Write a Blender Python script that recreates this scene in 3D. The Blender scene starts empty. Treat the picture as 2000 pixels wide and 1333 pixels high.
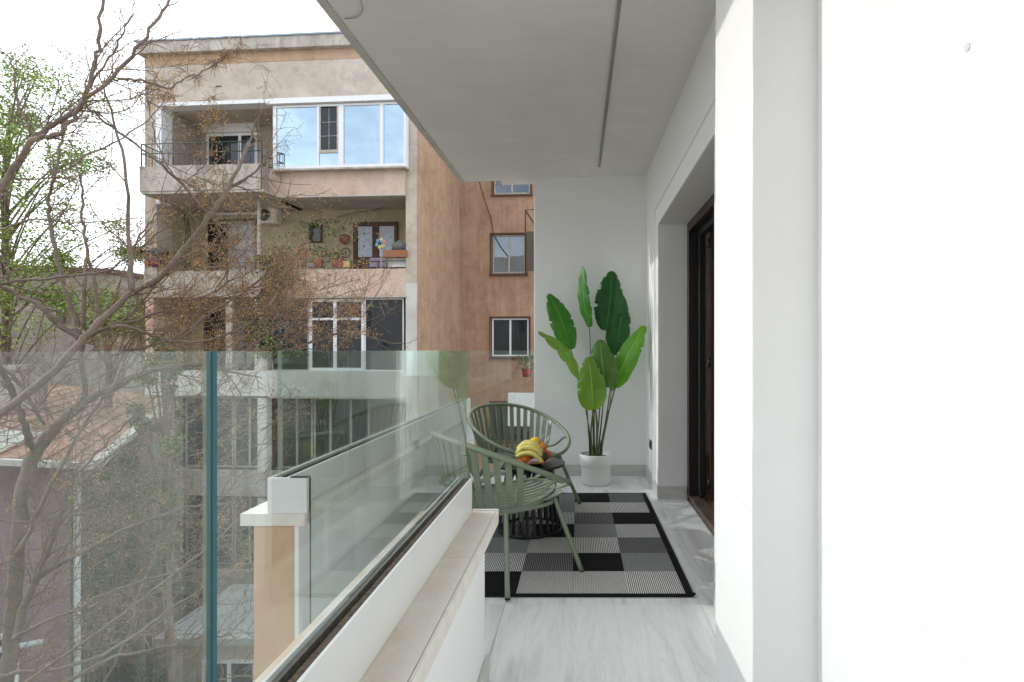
import bpy, bmesh, math, random
from mathutils import Vector, Matrix
R = math.radians
S = bpy.context.scene
COL = S.collection
random.seed(7)

# ------------------------------------------------------------------ camera
EYE = 1.30            # eye height above the balcony floor
F = 1100.0            # focal length in pixels of the 2000 px wide photograph
VX, VY = 1131.0, 685.0
cam = bpy.data.cameras.new('camera')
camo = bpy.data.objects.new('camera', cam)
COL.objects.link(camo)
camo.location = (0, 0, EYE)
camo.rotation_euler = (R(90), 0, 0)
cam.sensor_width = 36.0
cam.lens = 36.0 * F / 2000.0
cam.shift_x = -(VX - 1000.0) / 2000.0
cam.shift_y = (VY - 666.5) / 2000.0
cam.clip_start = 0.05
cam.clip_end = 500
S.camera = camo

# ------------------------------------------------------------------ world and sun
SUN = Vector((1.0, -0.16, -0.47)).normalized()       # direction the sunlight travels
elev = math.asin(-SUN.z)
azim = math.atan2(-SUN.x, -SUN.y)
world = bpy.data.worlds.new('World')
S.world = world
world.use_nodes = True
nt = world.node_tree
nt.nodes.clear()
out = nt.nodes.new('ShaderNodeOutputWorld')
bg = nt.nodes.new('ShaderNodeBackground')
bg.inputs['Strength'].default_value = 0.15
sky = nt.nodes.new('ShaderNodeTexSky')
sky.sky_type = 'NISHITA'
sky.sun_disc = False
sky.sun_elevation = elev
sky.sun_rotation = azim
tc = nt.nodes.new('ShaderNodeTexCoord')
mp = nt.nodes.new('ShaderNodeMapping')
mp.inputs['Scale'].default_value = (1.0, 1.0, 2.2)
mp.inputs['Location'].default_value = (7.7, -2.3, 0.9)
nz = nt.nodes.new('ShaderNodeTexNoise')
nz.inputs['Scale'].default_value = 1.6
nz.inputs['Detail'].default_value = 8
nz.inputs['Roughness'].default_value = 0.55
rp = nt.nodes.new('ShaderNodeValToRGB')
rp.color_ramp.elements[0].position = 0.40
rp.color_ramp.elements[0].color = (0.25, 0.25, 0.25, 1)
rp.color_ramp.elements[1].position = 0.56
rp.color_ramp.elements[1].color = (1, 1, 1, 1)
cl = nt.nodes.new('ShaderNodeValToRGB')
cl.color_ramp.elements[0].position = 0.3
cl.color_ramp.elements[0].color = (13.8, 15.0, 16.4, 1)
cl.color_ramp.elements[1].position = 0.7
cl.color_ramp.elements[1].color = (18.4, 19.2, 20.0, 1)
nz2 = nt.nodes.new('ShaderNodeTexNoise')
nz2.inputs['Scale'].default_value = 3.4
nz2.inputs['Detail'].default_value = 6
mx = nt.nodes.new('ShaderNodeMixRGB')
L = nt.links.new
L(tc.outputs['Generated'], mp.inputs['Vector'])
L(mp.outputs[0], nz.inputs['Vector'])
L(mp.outputs[0], nz2.inputs['Vector'])
L(nz.outputs['Fac'], rp.inputs['Fac'])
L(nz2.outputs['Fac'], cl.inputs['Fac'])
L(rp.outputs['Color'], mx.inputs['Fac'])
L(sky.outputs['Color'], mx.inputs['Color1'])
L(cl.outputs['Color'], mx.inputs['Color2'])
L(mx.outputs['Color'], bg.inputs['Color'])
L(bg.outputs[0], out.inputs[0])

sl = bpy.data.lights.new('sun', 'SUN')
sl.energy = 2.0
sl.angle = R(0.9)
sl.color = (1.0, 0.96, 0.90)
so = bpy.data.objects.new('sun', sl)
COL.objects.link(so)
so.location = (-12, 4, 12)
so.rotation_euler = SUN.to_track_quat('-Z', 'Y').to_euler()

S.render.engine = 'CYCLES'
S.view_settings.view_transform = 'Standard'
S.view_settings.look = 'None'
S.view_settings.gamma = 1.0
S.view_settings.exposure = -0.12
S.cycles.max_bounces = 12
S.cycles.transparent_max_bounces = 24
S.cycles.diffuse_bounces = 8
S.cycles.glossy_bounces = 4
S.cycles.sample_clamp_indirect = 6.0
S.cycles.caustics_reflective = False
S.cycles.caustics_refractive = False

# ------------------------------------------------------------------ materials
MC = {}
def newmat(name):
    m = bpy.data.materials.new(name)
    m.use_nodes = True
    n = m.node_tree
    n.nodes.clear()
    o = n.nodes.new('ShaderNodeOutputMaterial')
    b = n.nodes.new('ShaderNodeBsdfPrincipled')
    n.links.new(b.outputs[0], o.inputs[0])
    MC[name] = m
    return m, n, b, o

def coords(n, scale, rot=(0, 0, 0), world=False):
    t = n.nodes.new('ShaderNodeTexCoord') if not world else n.nodes.new('ShaderNodeNewGeometry')
    p = n.nodes.new('ShaderNodeMapping')
    p.inputs['Scale'].default_value = scale
    p.inputs['Rotation'].default_value = rot
    n.links.new(t.outputs['Object'] if not world else t.outputs['Position'], p.inputs['Vector'])
    return p.outputs[0]

def noise(n, vec, scale, detail=5, rough=0.55, dist=0.0):
    t = n.nodes.new('ShaderNodeTexNoise')
    t.inputs['Scale'].default_value = scale
    t.inputs['Detail'].default_value = detail
    t.inputs['Roughness'].default_value = rough
    t.inputs['Distortion'].default_value = dist
    n.links.new(vec, t.inputs['Vector'])
    return t.outputs['Fac']

def ramp(n, fac, stops):
    r = n.nodes.new('ShaderNodeValToRGB')
    e = r.color_ramp.elements
    while len(e) < len(stops): e.new(0.5)
    for i, (p, c) in enumerate(stops):
        e[i].position = p
        e[i].color = (c[0], c[1], c[2], 1) if not isinstance(c, (int, float)) else (c, c, c, 1)
    n.links.new(fac, r.inputs['Fac'])
    return r.outputs['Color']

def mixc(n, fac, a, b, mode='MIX'):
    x = n.nodes.new('ShaderNodeMixRGB')
    x.blend_type = mode
    for k, v in (('Fac', fac), ('Color1', a), ('Color2', b)):
        if isinstance(v, (int, float)): x.inputs[k].default_value = v if k == 'Fac' else (v, v, v, 1)
        elif isinstance(v, tuple): x.inputs[k].default_value = (v[0], v[1], v[2], 1)
        else: n.links.new(v, x.inputs[k])
    return x.outputs[0]

def bump(n, b, h, strength, dist=0.01):
    u = n.nodes.new('ShaderNodeBump')
    u.inputs['Strength'].default_value = strength
    u.inputs['Distance'].default_value = dist
    n.links.new(h, u.inputs['Height'])
    n.links.new(u.outputs[0], b.inputs['Normal'])

def plain(name, c, rough=0.6, metal=0.0, var=0.12, scale=8.0, bmp=0.0, bscale=60, spec=0.5):
    m, n, b, o = newmat(name)
    v = coords(n, (1, 1, 1), world=True)
    f = noise(n, v, scale, 6)
    c1 = tuple(x * (1 - var) for x in c); c2 = tuple(min(1, x * (1 + var)) for x in c)
    n.links.new(ramp(n, f, [(0.3, c1), (0.7, c2)]), b.inputs['Base Color'])
    b.inputs['Roughness'].default_value = rough
    b.inputs['Metallic'].default_value = metal
    b.inputs['Specular IOR Level'].default_value = spec
    if bmp: bump(n, b, noise(n, v, bscale, 4), bmp, 0.004)
    return m

def plaster(name, c, dark, pale, streak=(3, 3, 0.5), fine=70, bmp=0.4, amt=1.0, rough=0.9):
    """weathered plaster: large stains, streaks that run down the wall, fine grain"""
    m, n, b, o = newmat(name)
    v = coords(n, (1, 1, 1), world=True)
    s = coords(n, streak, world=True)
    big = noise(n, v, 0.55, 7, 0.62, 0.6)
    run = noise(n, s, 1.3, 8, 0.65, 0.3)
    fin = noise(n, v, fine, 4, 0.6)
    mid = noise(n, v, 1.9, 10, 0.74, 0.5)
    col = ramp(n, big, [(0.36, dark), (0.5, c), (0.62, pale)])
    col = mixc(n, 0.45 * amt, col, ramp(n, mid, [(0.40, tuple(x * .72 for x in dark)), (0.5, c), (0.58, pale)]))
    k = ramp(n, run, [(0.38, dark), (0.62, c)])
    col = mixc(n, 0.5 * amt, col, k)
    g = ramp(n, fin, [(0.25, 0.82), (0.75, 1.0)])
    col = mixc(n, 0.6 * amt, col, g, 'MULTIPLY')
    n.links.new(col, b.inputs['Base Color'])
    b.inputs['Roughness'].default_value = rough
    b.inputs['Specular IOR Level'].default_value = 0.2
    bump(n, b, fin, bmp, 0.01)
    return m

M = {}
def white_plaster(name, c, lumps=0.25, fine=0.35, stain=0.03):
    m, n, b, o = newmat(name)
    v = coords(n, (1, 1, 1), world=True)
    big = noise(n, v, 1.7, 6, 0.6)
    mid = noise(n, v, 26, 5, 0.6)
    fin = noise(n, v, 240, 3, 0.6)
    n.links.new(ramp(n, big, [(0.3, tuple(x * (1 - stain) for x in c)), (0.7, c)]), b.inputs['Base Color'])
    b.inputs['Roughness'].default_value = 0.85
    b.inputs['Specular IOR Level'].default_value = 0.25
    h = mixc(n, 0.35, mid, fin)
    bump(n, b, h, fine, 0.003)
    return m
M['white'] = white_plaster('white_plaster', (0.86, 0.865, 0.865), fine=0.6)
M['ceil'] = None
m, n, b, o = newmat('ceiling_render')
v = coords(n, (1, 1, 1), world=True)
a_ = noise(n, v, 1.1, 7, 0.6, 0.8); b_ = noise(n, coords(n, (1, 3, 1), world=True), 3.5, 8, 0.7, 1.2)
col = mixc(n, 0.5, ramp(n, a_, [(0.3, (0.72, 0.705, 0.66)), (0.7, (0.86, 0.85, 0.825))]), ramp(n, b_, [(0.35, (0.74, 0.73, 0.69)), (0.6, (0.82, 0.81, 0.775))]))
n.links.new(col, b.inputs['Base Color']); b.inputs['Roughness'].default_value = 0.8
bump(n, b, mixc(n, 0.4, b_, noise(n, v, 60, 4)), 0.25, 0.006)
M['ceil'] = m

def stone(name, pale, mid, dark, sc=(10, 1.1, 1), bmp=0.05, rough=0.45, rnd=0.0):
    m, n, b, o = newmat(name)
    t = n.nodes.new('ShaderNodeNewGeometry')
    p = n.nodes.new('ShaderNodeMapping'); p.inputs['Scale'].default_value = sc
    n.links.new(t.outputs['Position'], p.inputs['Vector'])
    oi = n.nodes.new('ShaderNodeObjectInfo')
    ad = n.nodes.new('ShaderNodeVectorMath'); ad.operation = 'ADD'
    sc_ = n.nodes.new('ShaderNodeVectorMath'); sc_.operation = 'SCALE'; sc_.inputs[3].default_value = rnd
    cmb = n.nodes.new('ShaderNodeCombineXYZ')
    for i in range(3): n.links.new(oi.outputs['Random'], cmb.inputs[i])
    n.links.new(cmb.outputs[0], sc_.inputs[0])
    n.links.new(p.outputs[0], ad.inputs[0]); n.links.new(sc_.outputs[0], ad.inputs[1])
    v = ad.outputs[0]
    a = noise(n, v, 0.8, 10, 0.68, 0.9); c = noise(n, v, 2.3, 10, 0.75, 1.4)
    fl = noise(n, coords(n, (1, .40, 1), world=True), 70, 8, 0.8)
    col = ramp(n, a, [(0.34, dark), (0.45, mid), (0.56, pale), (0.74, mid)])
    col = mixc(n, 0.4, col, ramp(n, c, [(0.3, mid), (0.62, pale)]))
    col = mixc(n, 0.5, col, ramp(n, fl, [(0.34, 0.45), (0.43, 1.0)]), 'MULTIPLY')
    n.links.new(col, b.inputs['Base Color'])
    b.inputs['Roughness'].default_value = rough
    bump(n, b, fl, bmp, 0.002)
    return m
M['tile'] = stone('travertine_tile', (0.82, 0.825, 0.82), (0.66, 0.67, 0.675), (0.46, 0.42, 0.36), rnd=7.0)
M['skirt'] = stone('skirting_stone', (0.60, 0.60, 0.58), (0.50, 0.49, 0.46), (0.40, 0.38, 0.34), sc=(1.5, 1.5, 8), rnd=5.0)
M['grout'] = plain('grey_grout', (0.42, 0.42, 0.41), 0.9)
# coping stone, stained rusty along the rail
m, n, b, o = newmat('coping_stone')
v = coords(n, (1, 1, 1), world=True)
a_ = noise(n, v, 3.5, 10, 0.72, 0.4); f_ = noise(n, v, 130, 6, 0.7)
g = n.nodes.new('ShaderNodeNewGeometry'); sx = n.nodes.new('ShaderNodeSeparateXYZ'); n.links.new(g.outputs['Position'], sx.inputs[0])
mr = n.nodes.new('ShaderNodeMapRange'); mr.inputs[1].default_value = -0.418; mr.inputs[2].default_value = -0.335
mr.inputs[3].default_value = 1.0; mr.inputs[4].default_value = 0.0
n.links.new(sx.outputs[0], mr.inputs[0])
ml = n.nodes.new('ShaderNodeMath'); ml.operation = 'MULTIPLY'; n.links.new(mr.outputs[0], ml.inputs[0]); n.links.new(ramp(n, a_, [(0.40, 0.0), (0.66, .9)]), ml.inputs[1])
base = mixc(n, .5, ramp(n, f_, [(0.3, (0.64, 0.59, 0.52)), (0.6, (0.78, 0.75, 0.69))]), ramp(n, noise(n, v, 9, 8, .7), [(0.3, (0.66, 0.60, 0.53)), (0.65, (0.77, 0.75, 0.71))]))
n.links.new(mixc(n, ml.outputs[0], base, (0.60, 0.43, 0.28)), b.inputs['Base Color']); b.inputs['Roughness'].default_value = 0.7
bump(n, b, f_, 0.12, 0.003)
M['coping'] = m
M['coping2'] = plain('pale_coping_stone', (0.72, 0.69, 0.63), 0.7, var=.08, scale=20)
M['alu'] = plain('white_painted_aluminium', (0.74, 0.75, 0.755), 0.35, var=0.02)
M['alu_gasket'] = plain('dirty_black_gasket', (0.085, 0.062, 0.045), 0.9, var=0.7, scale=90, bmp=0.5, bscale=300)
M['grey_metal'] = plain('grey_painted_metal', (0.42, 0.44, 0.45), 0.4, var=0.03)
M['track'] = plain('grey_track_metal', (0.42, 0.41, 0.38), 0.5, var=0.1)
M['peach'] = plaster('peach_render', (0.64, 0.43, 0.28), (0.56, 0.38, 0.25), (0.68, 0.48, 0.33), bmp=0.3, amt=.6)

def glass(name, tint=(0.955, 0.985, 0.978), dust=0.014):
    """clear sheet: tinted see-through mixed with a mirror by Schlick's Fresnel, and a little dust"""
    m, n, b, o = newmat(name)
    n.nodes.remove(b)
    g = n.nodes.new('ShaderNodeNewGeometry')
    dt = n.nodes.new('ShaderNodeVectorMath'); dt.operation = 'DOT_PRODUCT'
    n.links.new(g.outputs['Incoming'], dt.inputs[0]); n.links.new(g.outputs['Normal'], dt.inputs[1])
    def mth(op, a, b_=None):
        x = n.nodes.new('ShaderNodeMath'); x.operation = op
        for i, v in enumerate((a, b_)):
            if v is None: continue
            if isinstance(v, (int, float)): x.inputs[i].default_value = v
            else: n.links.new(v, x.inputs[i])
        return x.outputs[0]
    ab = mth('ABSOLUTE', dt.outputs['Value'])
    fr = mth('ADD', mth('MULTIPLY', mth('POWER', mth('SUBTRACT', 1.0, ab), 5.0), 0.955), 0.045)
    tr = n.nodes.new('ShaderNodeBsdfTransparent'); tr.inputs[0].default_value = (*tint, 1)
    gl = n.nodes.new('ShaderNodeBsdfGlossy'); gl.inputs['Roughness'].default_value = 0.0
    gl.inputs['Color'].default_value = (0.93, 1.0, 0.97, 1)
    df = n.nodes.new('ShaderNodeBsdfDiffuse'); df.inputs[0].default_value = (0.7, 0.72, 0.7, 1)
    v = coords(n, (1, 1, 1), world=True)
    dn = ramp(n, noise(n, v, 9, 8, 0.7), [(0.3, dust * 0.6), (0.7, dust * 1.5)])
    m1 = n.nodes.new('ShaderNodeMixShader'); m2 = n.nodes.new('ShaderNodeMixShader')
    n.links.new(fr, m1.inputs[0]); n.links.new(tr.outputs[0], m1.inputs[1]); n.links.new(gl.outputs[0], m1.inputs[2])
    n.links.new(dn, m2.inputs[0]); n.links.new(m1.outputs[0], m2.inputs[1]); n.links.new(df.outputs[0], m2.inputs[2])
    n.links.new(m2.outputs[0], o.inputs[0])
    return m
M['glass'] = glass('railing_glass')
M['edge'] = plain('teal_glass_edge', (0.0, 0.095, 0.12), 0.3, var=0.1)
M['edge_pale'] = plain('pale_green_glass_edge', (0.40, 0.44, 0.31), 0.2, var=0.15)
def window_glass(name, col, metal, rough=0.02):
    m, n, b, o = newmat(name)
    b.inputs['Base Color'].default_value = (*col, 1); b.inputs['Metallic'].default_value = metal
    b.inputs['Roughness'].default_value = rough
    v = coords(n, (1, 1, 1), world=True)
    bump(n, b, noise(n, v, 1.5, 2), 0.04, 0.05)
    return m
M['blueglass'] = window_glass('sky_reflecting_glass', (0.60, 0.74, 0.84), 0.95)
def seethrough(m, k):
    n = m.node_tree; o = [x for x in n.nodes if x.type == 'OUTPUT_MATERIAL'][0]; b = [x for x in n.nodes if x.type == 'BSDF_PRINCIPLED'][0]
    t = n.nodes.new('ShaderNodeBsdfTransparent'); t.inputs[0].default_value = (.75, .85, .9, 1); x = n.nodes.new('ShaderNodeMixShader'); x.inputs[0].default_value = k
    n.links.new(b.outputs[0], x.inputs[1]); n.links.new(t.outputs[0], x.inputs[2]); n.links.new(x.outputs[0], o.inputs[0]); return m
M['winglass'] = window_glass('window_glass', (0.075, 0.08, 0.09), 0.6)
M['reflglass'] = window_glass('bright_window_glass', (0.17, 0.19, 0.21), 0.75)
M['darkglass'] = window_glass('dark_window_glass', (0.035, 0.04, 0.045), 0.3)
seethrough(M['blueglass'], .33); seethrough(M['edge_pale'], .55); seethrough(M['winglass'], .25)
M['curtain'] = plain('net_curtain', (0.50, 0.56, 0.62), 0.6, var=0.2, scale=12)
M['brown'] = plain('dark_brown_frame', (0.038, 0.018, 0.013), 0.35, var=0.3, scale=20)
M['brown_edge'] = plain('weathered_brown_sill', (0.10, 0.065, 0.05), 0.6, var=0.4, scale=40)
M['black'] = plain('black_rubber', (0.012, 0.012, 0.013), 0.5)
M['wood'] = stone('parquet', (0.34, 0.19, 0.10), (0.28, 0.15, 0.08), (0.2, 0.1, 0.05), sc=(2, 14, 1))
M['sage'] = plain('sage_green_paint', (0.20, 0.245, 0.165), 0.42, var=0.05, scale=30)
M['blackmetal'] = plain('black_metal', (0.014, 0.014, 0.015), 0.42, var=0.2)
M['tabletop'] = plain('black_tabletop', (0.022, 0.021, 0.022), 0.38, var=0.15, scale=40)
M['pot'] = plain('white_pot', (0.82, 0.82, 0.80), 0.35, var=0.01)
M['soil'] = plain('soil', (0.05, 0.035, 0.02), 0.95, var=0.4, scale=60, bmp=1)
# ------------------------------------------------------------------ mesh helpers
class MB:
    def __init__(s): s.v = []; s.f = []; s.mi = []; s.cur = 0; s.sm = []
    def face(s, idx, smooth=False): s.f.append(idx); s.mi.append(s.cur); s.sm.append(smooth)
    def box(s, x0, x1, y0, y1, z0, z1):
        b = len(s.v)
        s.v += [(x, y, z) for z in (z0, z1) for y in (y0, y1) for x in (x0, x1)]
        for q in ((0, 2, 3, 1), (4, 5, 7, 6), (0, 1, 5, 4), (2, 6, 7, 3), (0, 4, 6, 2), (1, 3, 7, 5)): s.face([b + i for i in q])
        return s
    def quad(s, a, b, c, d):
        k = len(s.v); s.v += [tuple(a), tuple(b), tuple(c), tuple(d)]; s.face([k, k + 1, k + 2, k + 3]); return s
    def hexa(s, lo, hi):
        """lo, hi: four corners each, counter-clockwise seen from above"""
        b = len(s.v); s.v += [tuple(p) for p in lo] + [tuple(p) for p in hi]
        s.face([b + 3, b + 2, b + 1, b]); s.face([b + 4, b + 5, b + 6, b + 7])
        for i in range(4):
            j = (i + 1) % 4; s.face([b + i, b + j, b + 4 + j, b + 4 + i])
        return s
    def tube(s, pts, rad, n=8, closed=False, flat=None, cap=True):
        """pts: Vectors; rad: number, or list; flat: (half width, half thickness, side vector) for a bar"""
        pts = [Vector(p) for p in pts]; m = len(pts)
        if not isinstance(rad, (list, tuple)): rad = [rad] * m
        b = len(s.v); up = None
        for i, p in enumerate(pts):
            if closed: t = pts[(i + 1) % m] - pts[i - 1]
            else: t = pts[min(i + 1, m - 1)] - pts[max(i - 1, 0)]
            if t.length < 1e-9: t = Vector((0, 0, 1))
            t.normalize()
            if flat is not None:
                sd = Vector(flat[2]); sd = (sd - t * sd.dot(t)).normalized(); nn = t.cross(sd)
                hw, ht = flat[0], flat[1]
                k = rad[i]
                for (a, c) in ((-hw, -ht), (hw, -ht), (hw, ht), (-hw, ht)):
                    s.v.append(tuple(p + sd * a * k + nn * c * k))
                continue
            if up is None:
                up = Vector((0, 0, 1)) if abs(t.z) < 0.9 else Vector((1, 0, 0))
            up = (up - t * up.dot(t))
            if up.length < 1e-6: up = t.orthogonal()
            up.normalize(); sd = t.cross(up)
            for k in range(n):
                a = 2 * math.pi * k / n
                s.v.append(tuple(p + (up * math.cos(a) + sd * math.sin(a)) * rad[i]))
        if flat is not None: n = 4
        for i in range(m if closed else m - 1):
            j = (i + 1) % m
            for k in range(n):
                l = (k + 1) % n
                s.face([b + i * n + k, b + i * n + l, b + j * n + l, b + j * n + k], flat is None)
        if cap and not closed:
            s.face([b + k for k in range(n)][::-1]); s.face([b + (m - 1) * n + k for k in range(n)])
        return s
    def lathe(s, prof, n=48, c=(0, 0, 0)):
        b = len(s.v); m = len(prof)
        for (r, z) in prof:
            for k in range(n):
                a = 2 * math.pi * k / n
                s.v.append((c[0] + r * math.cos(a), c[1] + r * math.sin(a), c[2] + z))
        for i in range(m - 1):
            for k in range(n):
                l = (k + 1) % n
                s.face([b + i * n + k, b + i * n + l, b + (i + 1) * n + l, b + (i + 1) * n + k], True)
        if prof[0][0] > 1e-4: s.face([b + k for k in range(n)][::-1])
        if prof[-1][0] > 1e-4: s.face([b + (m - 1) * n + k for k in range(n)])
        return s
    def ball(s, c, r, sc=(1, 1, 1), n=14, rot=None):
        b = len(s.v); h = n // 2
        for i in range(h + 1):
            ph = math.pi * i / h
            for k in range(n):
                a = 2 * math.pi * k / n
                q = Vector((r * sc[0] * math.sin(ph) * math.cos(a), r * sc[1] * math.sin(ph) * math.sin(a), r * sc[2] * math.cos(ph)))
                if rot is not None: q = rot @ q
                s.v.append((c[0] + q.x, c[1] + q.y, c[2] + q.z))
        for i in range(h):
            for k in range(n):
                l = (k + 1) % n
                s.face([b + i * n + k, b + (i + 1) * n + k, b + (i + 1) * n + l, b + i * n + l], True)
        return s
    def build(s, name, mats, parent=None, bevel=0.0, label=None):
        me = bpy.data.meshes.new(name)
        me.from_pydata(s.v, [], s.f)
        if not isinstance(mats, (list, tuple)): mats = [mats]
        for m in mats: me.materials.append(m)
        if len(mats) > 1: me.polygons.foreach_set('material_index', s.mi)
        me.polygons.foreach_set('use_smooth', s.sm)
        me.update()
        o = bpy.data.objects.new(name, me)
        COL.objects.link(o)
        if parent is not None: o.parent = parent
        if bevel:
            bv = o.modifiers.new('bevel', 'BEVEL'); bv.width = bevel; bv.segments = 2; bv.limit_method = 'ANGLE'; bv.angle_limit = R(40)
        if label: o['label'] = label
        return o

def tag(o, label=None, cat=None, group=None, kind=None):
    for k, v in (('label', label), ('category', cat), ('group', group), ('kind', kind)):
        if v: o[k] = v
    return o
def empty(name, loc=(0, 0, 0), rz=0.0, **kw):
    o = bpy.data.objects.new(name, None); COL.objects.link(o)
    o.location = loc; o.rotation_euler = (0, 0, rz); o.empty_display_size = 0.1
    return tag(o, **kw)
def copytree(o, parent=None):
    c = o.copy(); COL.objects.link(c); c.parent = parent
    for ch in list(o.children): copytree(ch, c)
    return c
def W(px, py, d):
    """the point at depth d seen at pixel (px, py) of the photograph"""
    return Vector(((px - VX) * d / F, d, EYE - (py - VY) * d / F))
def smooth_path(pts, k=6, closed=False):
    pts = [Vector(p) for p in pts]; n = len(pts); o = []
    rng = range(n if closed else n - 1)
    for i in rng:
        if closed: p0, p1, p2, p3 = pts[i - 1], pts[i], pts[(i + 1) % n], pts[(i + 2) % n]
        else: p0, p1, p2, p3 = pts[max(i - 1, 0)], pts[i], pts[i + 1], pts[min(i + 2, n - 1)]
        for j in range(k):
            t = j / k
            o.append(0.5 * ((2 * p1) + (p2 - p0) * t + (2 * p0 - 5 * p1 + 4 * p2 - p3) * t * t + (3 * p1 - p0 - 3 * p2 + p3) * t ** 3))
    if not closed: o.append(pts[-1])
    return o
def wall_holes(mb, plane, u0, u1, z0, z1, at, holes, depth, sign=1):
    """a wall face with real openings. plane 'x' or 'y'; at = coordinate of the face; holes (u0,u1,z0,z1); reveals go depth*sign deeper"""
    us = sorted(set([u0, u1] + [h[0] for h in holes] + [h[1] for h in holes]))
    zs = sorted(set([z0, z1] + [h[2] for h in holes] + [h[3] for h in holes]))
    def P(u, z, k=0.0): return (at + k, u, z) if plane == 'x' else (u, at + k, z)
    for i in range(len(us) - 1):
        for j in range(len(zs) - 1):
            a, b, c, d = us[i], us[i + 1], zs[j], zs[j + 1]
            m = ((a + b) / 2, (c + d) / 2)
            if any(h[0] < m[0] < h[1] and h[2] < m[1] < h[3] for h in holes): continue
            mb.quad(P(a, c), P(b, c), P(b, d), P(a, d))
    k = depth * sign
    for (a, b, c, d) in holes:
        mb.quad(P(a, c), P(a, d), P(a, d, k), P(a, c, k)); mb.quad(P(b, c), P(b, d), P(b, d, k), P(b, c, k))
        mb.quad(P(a, c), P(b, c), P(b, c, k), P(a, c, k)); mb.quad(P(a, d), P(b, d), P(b, d, k), P(a, d, k))

# ------------------------------------------------------------------ the balcony: floor, ceiling, walls
WX = 0.70       # wall with the door
PX = 0.46       # pillar face
PY0, PY1 = 1.494, 1.90
NX = 0.633      # near wall face
D = 5.85        # end wall
XO = -1.26      # outer edge of the wide part
STEP = 2.18     # where the balcony widens

fl = empty('balcony_floor', kind='structure')
mb = MB(); mb.box(-0.42, 1.03, -2.0, D, -0.30, -0.016); mb.box(XO, -0.42, STEP, D + .1, -0.30, -0.016)
mb.build('slab', M['grout'], fl)
xs = [-1.10, -0.38, 0.62, 1.0]; ys = [-1.9, -0.70, 0.49, 1.69, 2.885, 4.08, 5.275, D]
tn = 0
for i in range(3):
    for j in range(len(ys) - 1):
        if i == 0 and ys[j] < 1.5: continue
        y0 = ys[j] if not (i == 0 and ys[j] < STEP) else STEP + 0.02
        x1 = xs[i + 1]
        if i == 2:
            x1 = 0.94 if ys[j] >= 2.8 and ys[j] < 4.9 else 0.72
        mb = MB(); mb.box(xs[i] + .001, x1 - .001, y0 + .001, ys[j + 1] - .001, -0.016, 0.0)
        mb.build('floor_tile', M['tile'], fl)

# ceiling slab with a slight fall toward the viewer
def CZ(x, y): return 3.10 + 0.0318 * (y - D) + x * 0.038
ce = empty('balcony_ceiling', kind='structure')
def slab(mb, x0, x1, y0, y1, t=0.22, dz=0.0):
    lo = [(x0, y0, CZ(x0, y0) + dz), (x1, y0, CZ(x1, y0) + dz), (x1, y1, CZ(x1, y1) + dz), (x0, y1, CZ(x0, y1) + dz)]
    mb.hexa(lo, [(p[0], p[1], p[2] + t) for p in lo])
mb = MB(); slab(mb, -0.82, 1.3, -2.0, D + .2); slab(mb, -1.19, -0.82, 2.2, D + .02)
mb.build('ceiling_slab', M['ceil'], ce)
mb = MB(); slab(mb, -1.235, -1.192, 2.2, D + .02, 0.25, -0.008)
mb.build('drip_edge', plain('pale_edge_render', (0.56, 0.54, 0.50), 0.8, var=.1), ce)
tr = MB()
for (a, b_) in ((0.185, 0.190), (0.203, 0.208)):
    tr.hexa([(a, 1.6, CZ(a, 1.6) - .012), (b_, 1.6, CZ(b_, 1.6) - .012), (b_, 5.51, CZ(b_, 5.51) - .012), (a, 5.51, CZ(a, 5.51) - .012)],
            [(a, 1.6, CZ(a, 1.6) + .002), (b_, 1.6, CZ(b_, 1.6) + .002), (b_, 5.51, CZ(b_, 5.51) + .002), (a, 5.51, CZ(a, 5.51) + .002)])
a, b_ = .190, .203
tr.hexa([(a, 1.6, CZ(a, 1.6) - .003), (b_, 1.6, CZ(b_, 1.6) - .003), (b_, 5.51, CZ(b_, 5.51) - .003), (a, 5.51, CZ(a, 5.51) - .003)],
        [(a, 1.6, CZ(a, 1.6) + .002), (b_, 1.6, CZ(b_, 1.6) + .002), (b_, 5.51, CZ(b_, 5.51) + .002), (a, 5.51, CZ(a, 5.51) + .002)])
tag(tr.build('curtain_track', M['track']), 'thin grey metal track fixed along the balcony ceiling', 'curtain track')
# a short loose cable looping under the near corner of the ceiling
pts = [(-1.02, 2.62, CZ(-1.02, 2.62)), (-1.03, 2.66, CZ(-1, 2.66) - .012), (-1.05, 2.73, CZ(-1.05, 2.73) - .01), (-1.10, 2.79, CZ(-1.1, 2.79) - .01), (-1.17, 2.81, CZ(-1.17, 2.81) - .004)]
tag(MB().tube(smooth_path(pts, 5), 0.003, 5).build('cable', M['track']), 'thin loose cable looping under the outer edge of the ceiling', 'cable')

# end wall
ZT = 3.3
mb = MB(); mb.box(-0.468, 1.2, D, D + .24, -0.3, ZT)
ew = tag(mb.build('end_wall', M['white'], bevel=0.006), 'plain white plaster wall at the far end of the balcony behind the potted plant', 'wall')
x = -0.468
for x1 in (-0.10, 0.33, 0.695):
    MB().box(x + .001, x1 - .001, D - .014, D - .001, 0.0, 0.115).build('skirting_tile', M['skirt'], ew, bevel=0.002); x = x1

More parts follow.
